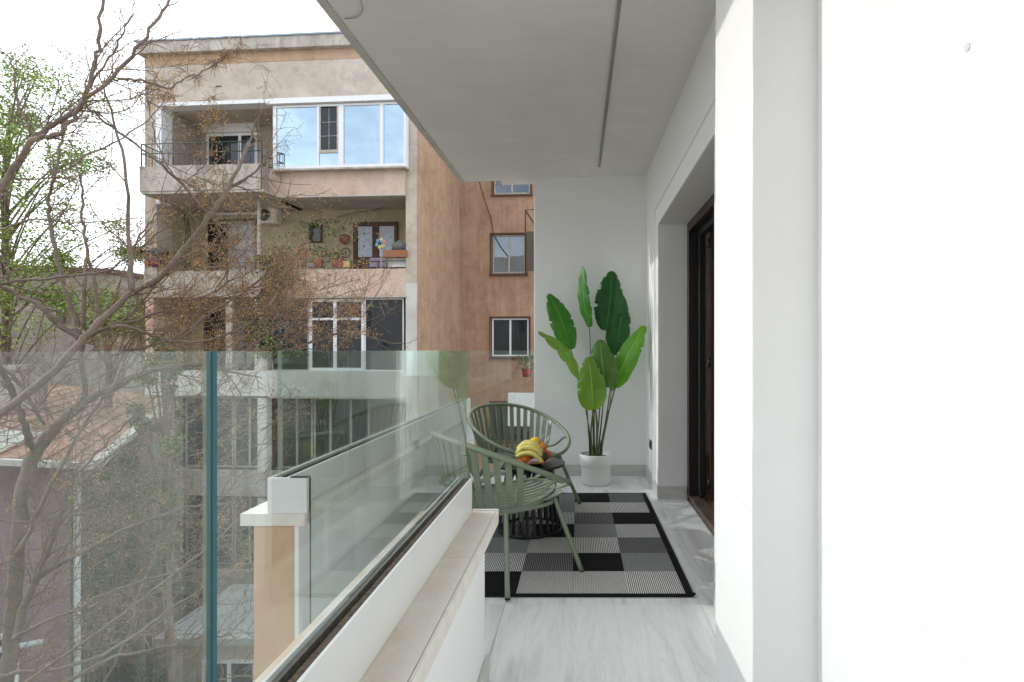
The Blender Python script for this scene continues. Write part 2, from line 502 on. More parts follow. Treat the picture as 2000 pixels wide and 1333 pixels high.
# wall with the door opening
OY0, OY1, OZ = 2.88, 4.93, 2.405
dw = empty('door_wall', label='white plaster wall beside the rug with the terrace door opening', cat='wall')
mb = MB()
wall_holes(mb, 'x', PY1 - .2, D, -0.1, ZT, WX, [(OY0, OY1, -0.1, OZ)], 0.05)
mb.build('wall', M['white'], dw)
mb = MB()    # reveal, its outer edge splayed
x1 = 0.945
def revq(a, b, c, d): mb.quad(a, b, c, d)
revq((WX + .0505, OY1, 0), (x1, OY1, 0), (x1, OY1, OZ), (WX + .0505, OY1, OZ))
revq((WX + .0505, OY0, 0), (x1, OY0, 0), (x1, OY0, OZ), (WX + .0505, OY0, OZ))
revq((WX + .0505, OY0, OZ), (x1, OY0, OZ), (x1, OY1, OZ), (WX + .0505, OY1, OZ))
mb.build('door_reveal', M['white'], dw)
mb = MB()    # flat surround strip standing 10 mm proud of the wall, with a groove
mb.box(WX - .010, WX + .0, OY1 + .002, OY1 + .16, 0.118, OZ + .16); mb.box(WX - .010, WX, OY0 - .16, OY0 - .002, 0.118, OZ + .16)
mb.box(WX - .010, WX, OY0 - .002, OY1 + .002, OZ + .002, OZ + .16)
mb.build('door_surround', M['white'], dw, bevel=0.004)
mb = MB()
g0 = 0.16
mb.box(WX - .022, WX - .0, OY1 + g0, OY1 + g0 + .03, 0.118, OZ + g0 + .03); mb.box(WX - .022, WX, OY0 - g0 - .03, OY1 + g0, OZ + g0, OZ + g0 + .03)
mb.build('surround_bead', M['white'], dw, bevel=0.006)
for (y0, y1) in ((OY1 + .015, 5.40), (5.40, D - .016)):
    MB().box(WX - .016, WX - .001, y0 + .001, y1 - .001, 0.0, 0.115).build('skirting_tile', M['skirt'], dw, bevel=0.002)
MB().box(WX - .016, x1 - .006, OY1 - .014, OY1 + .013, 0.0, 0.112).build('skirting_tile', M['skirt'], dw, bevel=0.002)
MB().box(WX - .016, WX - .001, 1.92, OY0, 0.0, 0.12).build('skirting_tile', M['skirt'], dw, bevel=0.002)

# socket
so_ = empty('wall_socket', (WX, 5.48, 0.385), label='black double socket low on the white wall beside the potted plant', cat='socket')
MB().box(-.010, 0, -.055, .055, -.042, .042).build('cover_plate', M['black'], so_, bevel=0.003)
for k in (-.026, .026):
    mb = MB(); mb.tube([(-.014, k, 0), (-.009, k, 0)], .017, 12); mb.build('socket_insert', M['blackmetal'], so_)

# terrace door: frame, sill, opened leaf
td = empty('terrace_door', (0, 0, 0), label='dark brown terrace door standing open in the white wall', cat='door')
for (xa, xb_, nm, mt) in ((.945, .966, 'frame', M['brown']), (.967, 1.02, 'frame_core', M['black'])):
    mb = MB(); mb.box(xa, xb_, OY1 - .075, OY1, .05, OZ); mb.box(xa, xb_, OY0, OY0 + .075, .05, OZ); mb.box(xa, xb_, OY0 + .075, OY1 - .075, OZ - .075, OZ)
    mb.build(nm, mt, td, bevel=0.004)
mb = MB(); mb.box(.952, 1.06, OY0 + .02, OY1 - .02, .0, .045); mb.build('sill', M['brown_edge'], td, bevel=0.005)
mb = MB(); mb.box(1.022, 1.075, OY1 - .15, OY1 - .02, .05, OZ - .03); mb.box(1.022, 1.075, OY0 + .02, OY1 - .15, OZ - .13, OZ - .03); mb.build('inner_frame', M['black'], td, bevel=0.004)
lf = MB().box(1.10, 1.93, 4.70, 4.745, .04, 2.33).build('door_leaf', M['brown'], td, bevel=0.004)
for (z0, z1) in ((.16, .95), (1.05, 2.22)):
    mb = MB(); mb.box(1.20, 1.22, 4.688, 4.70, z0, z1); mb.box(1.81, 1.83, 4.688, 4.70, z0, z1); mb.box(1.22, 1.81, 4.688, 4.70, z0, z0 + .02); mb.box(1.22, 1.81, 4.688, 4.70, z1 - .02, z1)
    mb.build('moulding', M['brown'], lf)
for z in (.18, 1.2, 2.2):
    MB().tube([(1.09, 4.72, z - .04), (1.09, 4.72, z + .04)], .012, 10).build('hinge', M['black'], td)

# the room behind the door
rm = empty('room_interior', kind='structure')
mb = MB(); mb.box(1.06, 4.2, 1.5, 7.0, -.10, .012); mb.build('parquet_floor', M['wood'], rm)
mb = MB(); mb.box(1.02, 4.3, 6.9, 7.1, .02, 2.8); mb.box(4.2, 4.4, 1.4, 6.9, .02, 2.8); mb.box(1.02, 4.2, 1.3, 1.5, .02, 2.8); mb.build('interior_wall', M['white'], rm)
mb = MB(); mb.box(1.0, 4.3, 1.3, 7.1, 2.8, 2.9); mb.build('interior_ceiling', M['white'], rm)
mb = MB(); mb.box(WX + .06, 1.02, OY1 + .002, 6.9, 0, 2.8); mb.box(WX + .06, 1.02, 1.5, OY0 - .002, 0, 2.8); mb.box(WX + .06, 1.02, OY0, OY1, OZ + .004, 2.8); mb.build('wall_core', M['white'], rm)

ob = empty('white_building', label='upper and lower storeys of the white building the balcony belongs to', cat='building')
mb = MB(); mb.box(1.25, 11, -14, D + .3, 3.45, 9.5); mb.box(-.05, 11, -14, -2.05, -8.6, 3.44); mb.box(.9, 11, -2.04, D + .3, -8.6, -.36); mb.box(4.45, 11, -2.04, D + .3, -.355, 3.445)
mb.build('storeys', M['white'], ob)

# pillar and near wall
def wavy_box(name, x0, x1, y0, y1, z0, z1, mat, n=60, amp=0.0015, **kw):
    """a plastered box whose upright arrises are not quite straight"""
    mb = MB(); rr = random.Random(hash(name) % 97 if False else len(name)); prev = None
    off = [[(rr.uniform(-1, 1) * amp, rr.uniform(-1, 1) * amp) for _ in range(4)] for _ in range(n + 1)]
    for i in range(1, n + 1):
        for k in range(4):
            off[i][k] = tuple(0.6 * off[i - 1][k][c] + 0.6 * off[i][k][c] for c in range(2))
    for i in range(n + 1):
        z = z0 + (z1 - z0) * i / n
        for k, (x, y) in enumerate(((x0, y0), (x1, y0), (x1, y1), (x0, y1))):
            mb.v.append((x + off[i][k][0], y + off[i][k][1], z))
    for i in range(n):
        for k in range(4):
            l = (k + 1) % 4; mb.face([i * 4 + k, i * 4 + l, i * 4 + 4 + l, i * 4 + 4 + k])
    mb.face([3, 2, 1, 0]); mb.face([n * 4 + k for k in range(4)])
    return mb.build(name, mat, bevel=0.003)
pl_ = tag(wavy_box('pillar', PX, 0.78, PY0, PY1, -.3, ZT, M['white']), 'white plastered pillar between the near wall and the terrace door', 'pillar')
nw = tag(wavy_box('near_wall', NX, 1.2, -2.0, PY0 + .05, -.3, ZT, M['white'], amp=.0008), 'large sunlit white wall closest to the viewer on the right', 'wall')
tag(MB().box(-.60, NX - .002, -1.62, -1.45, 0.001, 2.99).build('added_screen_wall', M['white'], bevel=.003), 'unseen white wall added behind the viewer to screen the pillar from sky light', 'wall')  # added out of view, holds low sky light off the pillar
p = W(1890, 93, 1); k = NX / p.x
mb = MB(); mb.tube([(NX - .0015, k, EYE + (p.z - EYE) * k), (NX + .01, k, EYE + (p.z - EYE) * k)], .007, 14); mb.build('filled_hole', plain('filler', (.66, .66, .65), .9), nw)

# ------------------------------------------------------------------ parapets and glass railings
def parapet_coping(parent, spans, axis, mat=M['coping']):
    for (x0, x1, y0, y1) in spans:
        MB().box(x0, x1, y0, y1, .621, .669).build('coping_slab', mat, parent, bevel=0.0025)
pa = empty('near_parapet', label='low white parapet with stained stone coping running toward the viewer', cat='parapet')
MB().box(-.58, -.365, -2.0, STEP, -.3, .620).build('wall', M['white'], pa, bevel=0.003)
for (y0, y1) in ((-1.2, -.1), (-.1, .82), (.82, 1.718), (1.718, 2.215)):
    MB().box(-.62, -.3275, y0 + .001, y1 - .001, .621, .669).build('coping_slab', M['coping'], pa, bevel=0.001)
    MB().box(-.3255, -.317, y0 + .001, y1 - .001, .619, .669).build('coping_edge', M['coping2'], pa, bevel=0.001)
MB().box(-.420, -.318, 2.216, 2.228, .621, .674).build('end_trim', M['coping2'], pa, bevel=0.001)
for (y0, y1) in ((-1.0, .2), (.2, 1.4), (1.4, 2.2)):
    MB().box(-.364, -.350, y0 + .001, y1 - .001, 0.001, .115).build('skirting_tile', M['skirt'], pa, bevel=0.002)

gr = empty('near_glass_railing', label='near frameless glass railing in a white channel on the stained coping', cat='glass railing')
mb = MB(); mb.box(-.4255, -.418, -1.6, 2.2, .6695, .802); mb.box(-.474, -.468, -1.6, 2.2, .6695, .806); mb.box(-.468, -.4255, -1.6, 2.2, .6695, .70)
mb.build('channel', M['alu'], gr, bevel=0.001)
mb = MB(); mb.box(-.4392, -.4256, -1.6, 2.2, .74, .8015); mb.box(-.4675, -.4575, -1.6, 2.2, .74, .797); mb.build('gasket', M['alu_gasket'], gr, bevel=0.001)
def pane(name, x0, x1, y0, y1, z0, z1, parent, edges, vert='y'):
    """glass sheet: clear big faces; polished rim faces are separate strips (edges: which to build)"""
    mb = MB()
    if vert == 'y':
        mb.quad((x1, y0, z0), (x1, y1, z0), (x1, y1, z1), (x1, y0, z1)); mb.quad((x0, y1, z0), (x0, y0, z0), (x0, y0, z1), (x0, y1, z1))
    else:
        mb.quad((x0, y0, z0), (x1, y0, z0), (x1, y0, z1), (x0, y0, z1)); mb.quad((x1, y1, z0), (x0, y1, z0), (x0, y1, z1), (x1, y1, z1))
    o = mb.build(name, M['glass'], parent)
    for (e, mat) in edges.items():
        mb = MB()
        if e == 'near': mb.quad((x0, y0, z0), (x1, y0, z0), (x1, y0, z1), (x0, y0, z1))
        if e == 'far': mb.quad((x1, y1, z0), (x0, y1, z0), (x0, y1, z1), (x1, y1, z1))
        if e == 'top': mb.quad((x0, y0, z1), (x1, y0, z1), (x1, y1, z1), (x0, y1, z1))
        if e == 'left': mb.quad((x0, y1, z0), (x0, y0, z0), (x0, y0, z1), (x0, y1, z1))
        if e == 'right': mb.quad((x1, y0, z0), (x1, y1, z0), (x1, y1, z1), (x1, y0, z1))
        mb.build('glass_edge', mat, o)
    return o
jy = .684
pane('glass_pane', -.4572, -.4395, jy, 2.2, .745, EYE - .001, gr, {'near': M['edge_pale'], 'far': M['edge_pale'], 'top': M['edge_pale']})
pane('glass_pane', -.4572, -.4395, -1.6, jy - .012, .745, EYE - .001, gr, {'top': M['edge_pale']})
# teal polished rim of the joint, standing between the two panes
mb = MB(); mb.box(-.4470, -.4396, jy - .0085, jy - .0005, .745, EYE - .001); mb.build('joint_edge', M['edge'], gr)

# outer parapet of the wide part, seen through the railing
op = empty('outer_parapet', label='peach rendered outer parapet with pale coping seen through the glass', cat='parapet')
mb = MB(); mb.box(XO, -1.105, STEP, D + .18, -.9, .620); mb.build('outer_wall', M['peach'], op, bevel=.003)
mb = MB(); mb.box(-1.104, -1.088, STEP + .004, D - .01, -.3, .620); mb.build('inner_wall', M['white'], op)
mb = MB(); mb.box(-1.104, -.58, STEP, STEP + .03, -.9, .02); mb.build('step_wall', M['peach'], op)
for (y0, y1) in ((STEP - .005, 3.3), (3.3, 4.5), (4.5, 5.8)):
    MB().box(-1.31, -1.06, y0 + .001, y1 - .001, .621, .669).build('coping_slab', M['coping2'], op, bevel=.002)
og = empty('outer_glass_railing', label='outer frameless glass railing along the wide part of the balcony', cat='glass railing')
mb = MB(); mb.box(-1.207, -1.195, STEP + .02, D, .6695, .806); mb.box(-1.14, -1.128, STEP + .02, D, .6695, .806); mb.box(-1.195, -1.14, STEP + .02, D, .6695, .70); mb.build('channel', M['alu'], og, bevel=.001)
mb = MB(); mb.box(-1.207, -1.055, STEP, STEP + .018, .6695, .806); mb.build('end_cap', M['alu'], og, bevel=.002)
mb = MB(); mb.box(-1.194, -1.178, STEP + .02, D, .75, .800); mb.box(-1.16, -1.1405, STEP + .02, D, .75, .800); mb.build('gasket', M['alu_gasket'], og)
pane('glass_pane', -1.1775, -1.1605, STEP + .02, D, .745, EYE - .001, og, {'near': M['edge_pale'], 'far': M['edge_pale'], 'top': M['edge_pale']})
# short glass infill across the step, on two clamps
ig = empty('infill_glass', label='narrow glass infill standing on a grey clamp beside the peach parapet', cat='glass panel')
pane('glass_pane', -1.052, -.60, STEP + .02, STEP + .03, .12, .80, ig, {'left': M['blackmetal']}, vert='x')
mb = MB(); mb.box(-1.105, -1.03, STEP + .008, STEP + .045, .09, .185); mb.build('clamp', M['grey_metal'], ig, bevel=.004)
mb = MB(); mb.box(-1.054, -1.049, STEP + .0185, STEP + .0195, .67, .811); mb.box(-1.12, -1.055, STEP + .002, STEP + .016, .8065, .811); mb.build('rubber_strip', M['black'], ig)
# far railing behind the chairs
fg = empty('far_glass_railing', label='far glass panel closing the balcony behind the two chairs', cat='glass railing')
mb = MB(); mb.box(-1.10, -.473, D + .05, D + .09, -.14, .035); mb.build('channel', M['grey_metal'], fg)
pane('glass_pane', -1.155, -.473, D + .062, D + .079, .03, EYE - .001, fg, {'top': M['edge_pale'], 'left': M['edge_pale']}, vert='x')

# ------------------------------------------------------------------ rug
def rugmat(name, c, c2, freq, style):
    m, n, b, o = newmat(name)
    t = n.nodes.new('ShaderNodeNewGeometry'); s_ = n.nodes.new('ShaderNodeSeparateXYZ'); n.links.new(t.outputs['Position'], s_.inputs[0])
    def wave(src, f):
        a = n.nodes.new('ShaderNodeMath'); a.operation = 'MULTIPLY'; a.inputs[1].default_value = f; n.links.new(src, a.inputs[0])
        w = n.nodes.new('ShaderNodeMath'); w.operation = 'SINE'; n.links.new(a.outputs[0], w.inputs[0])
        k = n.nodes.new('ShaderNodeMapRange'); k.inputs[1].default_value = -1; k.inputs[2].default_value = 1; n.links.new(w.outputs[0], k.inputs[0]); return k.outputs[0]
    h = wave(s_.outputs[0], 2 * math.pi / freq)
    q = wave(s_.outputs[1], 2 * math.pi / (freq * (0.9 if style else 0.45)))
    if style: f = mixc(n, 0.5, h, q)
    else: f = mixc(n, 0.2, h, q)
    col = ramp(n, f, [(0.42, c), (0.58, c2)])
    v = coords(n, (1, 1, 1), world=True)
    col = mixc(n, .7, col, ramp(n, noise(n, v, 30, 6, .7), [(.25, .75), (.75, 1.0)]), 'MULTIPLY')
    n.links.new(col, b.inputs['Base Color']); b.inputs['Roughness'].default_value = .95; b.inputs['Specular IOR Level'].default_value = .15
    bump(n, b, f, .6, .002)
    return m
RM = {'k': rugmat('rug_black', (.011, .011, .012), (.017, .017, .018), .006, 0),
      'd': rugmat('rug_dark_grey', (.04, .04, .042), (.27, .27, .27), .011, 0),
      'm': rugmat('rug_mid_grey', (.16, .16, .163), (.38, .38, .38), .008, 1),
      'g': rugmat('rug_light_grey', (.25, .25, .25), (.70, .69, .66), .009, 1),
      'l': rugmat('rug_striped', (.14, .14, .14), (.85, .84, .81), .011, 0)}
rug = empty('rug', (0, 0, 0), label='black and grey chequered outdoor rug under the chairs and table', cat='rug')
MB().box(-.985, .60, 2.965, 5.115, .0015, .0075).build('border', RM['k'], rug, bevel=.002)
MB().tube(smooth_path([(-.98, 2.968, .007), (-.2, 2.966, .007), (.5, 2.965, .008), (.585, 2.962, .012), (.612, 2.975, .016)], 4), .0065, 6).build('binding', RM['k'], rug)
MB().tube(smooth_path([(.600, 2.975, .012), (.602, 3.2, .007), (.601, 4.2, .007), (.598, 5.11, .007)], 4), .0065, 6).build('binding', RM['k'], rug)
rows = ['lggkm', 'mkdld', 'dlgmk', 'gmkdg', 'kdlmg', 'lgmgk', 'dkmdl']
for r_, row in enumerate(rows):
    for c_, ch in enumerate(row):
        x1 = .565 - .30 * c_; y0 = 2.995 + .2985 * r_
        MB().box(x1 - .30 + .0004, x1 - .0004, y0 + .0004, y0 + .2985 - .0004, .0076, .0092).build('rug_square', RM[ch], rug)
RUGZ = .0093
# ------------------------------------------------------------------ chairs
def make_chair(label):
    A, B, ZC, K = .40, .41, .64, .42
    root = empty('lounge_chair', label=label, cat='chair', group='sage green slatted lounge chairs')
    def ring(t): x = A * math.copysign(abs(math.cos(t)) ** .92, math.cos(t)); return Vector((x, B * math.copysign(abs(math.sin(t)) ** .92, math.sin(t)), ZC - K * x - (.02 if x > .3 else 0) * (x - .3) / .1))
    mb = MB(); mb.tube([ring(2 * math.pi * i / 72) for i in range(72)], .0155, 10, closed=True)
    mb.build('arm_ring', M['sage'], root)
    def seat(t):                      # seat outline: round at the rear, reaching the ring in front
        x, y = math.cos(t), math.sin(t)
        r = .272 if x < 0 else .272 + .075 * x * x
        return Vector((r * x - .01, r * y * (1.0 if x < 0 else 1 - .10 * x), .405 + (.040 if x > 0 else -.006) * x * x))
    mb = MB(); mb.tube([seat(2 * math.pi * i / 60) for i in range(60)], 1.0, closed=True, flat=(.014, .009, (0, 0, 1)))
    mb.build('seat_rim', M['sage'], root)
    NB = 18
    for j in range(NB):
        t = math.pi + R(86) * ((j - (NB - 1) / 2) / ((NB - 1) / 2))
        tp, bt = ring(math.pi + (t - math.pi) * .93), seat(t); out_ = Vector((math.cos(t), math.sin(t), 0))
        pts = [bt - out_ * .012 - Vector((0, 0, .004)), bt + out_ * .018 + Vector((0, 0, .012)), bt + out_ * .040 + Vector((0, 0, .055)), bt.lerp(tp, .45) + out_ * .022, bt.lerp(tp, .75) + out_ * .008, tp - Vector((0, 0, .006))]
        mb = MB(); mb.tube(smooth_path(pts, 4), [.80, .84, .88, .92, .94, .95, .96, .97, .98, .99, 1.0, 1.0, 1.0, 1.0, 1.0, 1.0, 1.0, 1.0, 1.0, 1.0, 1.0], flat=(.0178, .0045, (-math.sin(t), math.cos(t), 0)))
        mb.build('back_slat', M['sage'], root)
    NS = 10
    for j in range(NS):
        y = -.232 + .464 * j / (NS - 1)
        xb = -math.sqrt(max(0, .272 ** 2 - y * y)) - .008; xf = (.335 - .9 * y * y)
        mb = MB(); mb.tube(smooth_path([(xb, y, .404), (xb * .5, y, .398), (.08, y, .404), (xf * .75, y, .424), (xf, y, .444)], 3), 1.0, flat=(.0165, .004, (0, 1, 0)))
        mb.build('seat_slat', M['sage'], root)
    # front of the seat hangs on the ring
    for s in (1, -1):
        tt = s * R(58); p = ring(tt); q = seat(s * R(98))
        pts = [q + Vector((0, 0, .004)), q.lerp(p, .12) + Vector((0, 0, .02)), q.lerp(p, .5), q.lerp(p, .82) + Vector((0, 0, .022)), p - Vector((0, 0, .004))]
        mb = MB(); mb.tube(smooth_path(pts, 5), [.9 + .5 * (i / 20) ** 2 for i in range(21)], flat=(.0135, .006, (-math.sin(tt), math.cos(tt), 0))); mb.build('arm_brace', M['sage'], root)
        a_, b_ = seat(s * R(28)), ring(s * R(22))
        mb = MB(); mb.tube([a_ - Vector((.01, 0, 0)), a_.lerp(b_, .5), b_], 1.0, flat=(.017, .005, (0, 1, 0))); mb.build('front_bracket', M['sage'], root)
    fr = MB()
    loop = [(.215, .24, .395), (.225, 0, .40), (.215, -.24, .395), (0, -.255, .382), (-.15, -.22, .378), (-.20, 0, .376), (-.15, .22, .378), (0, .255, .382)]
    fr.tube(smooth_path(loop, 5, True), .0115, 8, closed=True)
    fr.build('seat_frame', M['sage'], root)
    for (tx, ty, tz, fx, fy) in ((.235, .235, .405, .335, .375), (.235, -.235, .405, .335, -.375), (-.09, .245, .386, -.19, .475), (-.09, -.245, .386, -.19, -.475)):
        lg = MB(); lg.tube(smooth_path([(tx * .8, ty * .8, tz + .004), (tx, ty, tz), (tx + (fx - tx) * .08, ty + (fy - ty) * .08, tz * .93), ((tx + fx) / 2, (ty + fy) / 2, tz / 2), (fx, fy, .006)], 3), .0145, 10)
        l_ = lg.build('leg', M['sage'], root)
        MB().tube([(fx, fy, .008), (fx + (fx - tx) * .01, fy, 0.0)], .0145, 10).build('foot_cap', M['black'], l_)
    return root
ch = make_chair('sage green slatted chair standing nearest, beside the end of the low parapet')
ch.location = (-.47, 3.42, RUGZ); ch.rotation_euler = (0, 0, R(33))
c2 = copytree(ch); c2['label'] = 'sage green slatted chair farther away, behind the round black table'
c2.location = (-.50, 4.74, RUGZ); c2.rotation_euler = (0, 0, R(-48))

# ------------------------------------------------------------------ side table
TX, TY = -.355, 4.07
tb = empty('side_table', (TX, TY, RUGZ), label='low round black side table with a cage of flat bars, holding the fruit', cat='table')
MB().lathe([(0, .462), (.235, .462), (.249, .466), (.253, .474), (.253, .481), (.249, .484), (.243, .481), (0, .480)], 64).build('tabletop', M['tabletop'], tb)
def circ(r, z, n=48): return [Vector((r * math.cos(2 * math.pi * i / n), r * math.sin(2 * math.pi * i / n), z)) for i in range(n)]
MB().tube(circ(.226, .012), .010, 8, closed=True).build('base_ring', M['blackmetal'], tb)
MB().tube(circ(.165, .450), .009, 8, closed=True).build('top_ring', M['blackmetal'], tb)
for i in range(14):
    for s in (-1, 1):
        a0 = 2 * math.pi * (i + .5 * (s > 0)) / 14; a1 = a0 + s * .30; am = a0 + s * .05
        p = [(.226 * math.cos(a0), .226 * math.sin(a0), .015), (.212 * math.cos(a0), .212 * math.sin(a0), .16), (.195 * math.cos(am), .195 * math.sin(am), .30), (.165 * math.cos(a1), .165 * math.sin(a1), .450)]
        MB().tube(smooth_path(p, 3), 1.0, flat=(.0105, .003, (-math.sin(a0), math.cos(a0), 0))).build('bar', M['blackmetal'], tb)

# fruit
TZ = RUGZ + .480
plate = empty('fruit_plate', (TX + .02, TY - .06, TZ), label='reddish brown glazed plate under the fruit on the black table', cat='plate')
m, n, b, o = newmat('plate_glaze'); v = coords(n, (1, 1, 1), world=True)
n.links.new(ramp(n, noise(n, v, 40, 4, .7), [(.35, (.16, .035, .02)), (.5, (.30, .10, .05)), (.66, (.05, .06, .03))]), b.inputs['Base Color']); b.inputs['Roughness'].default_value = .15
MB().lathe([(0, .001), (.06, .001), (.085, .008), (.132, .026), (.139, .031), (.136, .033), (.085, .014), (.055, .008), (0, .007)], 56).build('plate', m, plate)
PXc, PYc = TX + .02, TY - .06
def fruitmat(name, c, d, rough=.4, bm=.2, sc=14):
    m, n, b, o = newmat(name); v = coords(n, (1, 1, 1), world=True)
    n.links.new(ramp(n, noise(n, v, sc, 6, .6), [(.3, d), (.62, c)]), b.inputs['Base Color']); b.inputs['Roughness'].default_value = rough
    b.inputs['Subsurface Weight'].default_value = .08; b.inputs['Subsurface Scale'].default_value = .01
    bump(n, b, noise(n, v, 420, 2), bm, .0015)
    return m
FM = dict(orange=fruitmat('orange_peel', (.86, .30, .03), (.80, .20, .02), bm=.5), lemon=fruitmat('lemon_peel', (.85, .55, .03), (.80, .45, .02), bm=.5),
          red=fruitmat('red_orange_skin', (.72, .13, .025), (.55, .05, .015)), dark=fruitmat('dark_green_skin', (.035, .07, .018), (.015, .03, .012), .3, .7))
m, n, b, o = newmat('banana_skin'); v = coords(n, (1, 1, 1), world=True)
col = ramp(n, noise(n, v, 9, 4), [(.38, (.58, .55, .13)), (.6, (.80, .66, .22))])
col = mixc(n, ramp(n, noise(n, v, 70, 5, .75, 1.0), [(.60, 0.0), (.68, .8)]), col, (.10, .05, .015)); n.links.new(col, b.inputs['Base Color']); b.inputs['Roughness'].default_value = .45
FM['banana'] = m
def fruit(name, label, mat, x, y, z, r, sc=(1, 1, 1), tilt=0, cat=None, dimple=True):
    e = empty(name, (PXc + x, PYc + y, TZ + z), label=label, cat=cat or name)
    MB().ball((0, 0, 0), r, sc, 22, Matrix.Rotation(tilt, 3, 'Y')).build('skin', FM[mat], e)
    if dimple:
        q = Matrix.Rotation(tilt, 3, 'Y') @ Vector((0, 0, r * sc[2])); MB().tube([q * .97, q * 1.03], [.006, .003], 7).build('stem_end', M['brown_edge'], e)
fruit('orange', 'orange lying under the bananas at the left of the plate', 'orange', -.055, -.045, .050, .038)
fruit('lemon', 'plump yellow lemon on top of the fruit pile', 'lemon', .018, .035, .152, .038, (.95, .95, 1.12), R(70))
fruit('tangerine', 'small tangerine beside the lemon on top of the fruit', 'orange', .072, .03, .124, .030, (1, 1, .88), R(30))
fruit('avocado', 'dark green avocado at the right side of the fruit plate', 'dark', .082, -.050, .062, .034, (1, 1, 1.25), R(25))
fruit('peach', 'red orange peach at the far right edge of the plate', 'red', .100, .01, .066, .036, (1, 1, .95), R(20))
fruit('orange', 'orange at the back of the plate mostly hidden by the bananas', 'orange', -.02, .06, .062, .040)
bb = empty('banana_bunch', (PXc, PYc, TZ), label='bunch of ripe yellow bananas draped over the fruit', cat='bananas')
for k, (dy, dz, ln, x0) in enumerate(((-.072, -.022, 1.02, 0), (-.045, .012, 1.06, -.004), (-.012, .030, .98, .002), (.018, .040, .90, .008))):
    pts = [(-.108 + x0 * 2, -.022 + dy * .35, .082 + dz * .3), (-.092, -.03 + dy * .6, .088 + dz * .7), (-.055 * ln, dy - .012, .112 + dz), (0, dy - .02, .116 + dz), (.045 * ln, dy - .02, .092 + dz), (.073 * ln, dy - .018, .058 + dz), (.082 * ln, dy - .016, .040 + dz)]
    pp = smooth_path(pts, 4); m_ = len(pp)
    rr = [.0045 + .0135 * min(1, (i / 4.5)) if i < 5 else .018 - (.0125 * max(0, (i - m_ + 6) / 5.0) ** 1.5) for i in range(m_)]
    o = MB().tube(pp, rr, 7).build('banana', FM['banana'], bb)
    MB().tube([pp[-1], pp[-1] + (pp[-1] - pp[-2]).normalized() * .006], [.005, .003], 6).build('tip', M['brown_edge'], o)

# ------------------------------------------------------------------ potted plant
PPX, PPY = .165, 5.50
pt = empty('potted_plant', (PPX, PPY, 0), label='tall artificial banana plant in a white ribbed pot in the corner', cat='plant')
MB().lathe([(0, 0), (.128, 0), (.138, .006), (.142, .04), (.142, .168), (.146, .176), (.157, .186), (.160, .196), (.160, .292), (.157, .297), (.151, .295), (.149, .285), (.146, .255), (0, .255)], 64).build('pot', M['pot'], pt)
MB().lathe([(0, .262), (.08, .264), (.1455, .258)], 24).build('soil', M['soil'], pt)
def leafmat(name, c, d, rough=.38):
    m, n, b, o = newmat(name)
    t = n.nodes.new('ShaderNodeTexCoord'); s_ = n.nodes.new('ShaderNodeSeparateXYZ'); n.links.new(t.outputs['UV'], s_.inputs[0])
    mp_ = n.nodes.new('ShaderNodeMapping'); mp_.inputs['Scale'].default_value = (1.0, 26, 1); mp_.inputs['Rotation'].default_value = (0, 0, 0)
    n.links.new(t.outputs['UV'], mp_.inputs[0])
    # side veins sweep forward from the midrib
    ab = n.nodes.new('ShaderNodeMath'); ab.operation = 'ABSOLUTE'; n.links.new(s_.outputs[0], ab.inputs[0])
    ad = n.nodes.new('ShaderNodeMath'); ad.operation = 'MULTIPLY_ADD'; ad.inputs[1].default_value = -.12; n.links.new(ab.outputs[0], ad.inputs[0]); n.links.new(s_.outputs[1], ad.inputs[2])
    ml = n.nodes.new('ShaderNodeMath'); ml.operation = 'MULTIPLY'; ml.inputs[1].default_value = 210; n.links.new(ad.outputs[0], ml.inputs[0])
    sn = n.nodes.new('ShaderNodeMath'); sn.operation = 'SINE'; n.links.new(ml.outputs[0], sn.inputs[0])
    k = n.nodes.new('ShaderNodeMapRange'); k.inputs[1].default_value = -1; k.inputs[2].default_value = 1; n.links.new(sn.outputs[0], k.inputs[0])
    v = coords(n, (1, 1, 1))
    col = ramp(n, noise(n, v, 7, 5), [(.3, d), (.7, c)])
    col = mixc(n, .25, col, ramp(n, k.outputs[0], [(.0, .7), (.8, 1.0)]), 'MULTIPLY')
    rib = ramp(n, ab.outputs[0], [(.02, 1.0), (.055, 0.0)])
    col = mixc(n, rib, col, tuple(min(1, x * 1.5 + .03) for x in c))
    n.links.new(col, b.inputs['Base Color']); b.inputs['Roughness'].default_value = rough
    b.inputs['Specular IOR Level'].default_value = .4
    bump(n, b, k.outputs[0], .25, .002)
    tl = n.nodes.new('ShaderNodeBsdfTranslucent'); n.links.new(col, tl.inputs[0])
    ms = n.nodes.new('ShaderNodeMixShader'); ms.inputs[0].default_value = .30
    n.links.new(b.outputs[0], ms.inputs[1]); n.links.new(tl.outputs[0], ms.inputs[2]); n.links.new(ms.outputs[0], o.inputs[0])
    return m
LM = dict(mid=leafmat('leaf_mid_green', (.085, .29, .035), (.05, .20, .025)), dark=leafmat('leaf_dark_green', (.032, .15, .035), (.018, .095, .025), .3),
          lime=leafmat('leaf_lime_green', (.26, .46, .065), (.17, .35, .045)), bright=leafmat('leaf_bright_green', (.19, .47, .04), (.12, .36, .03)), dull=leafmat('leaf_dull_green', (.15, .31, .065), (.10, .23, .05)))
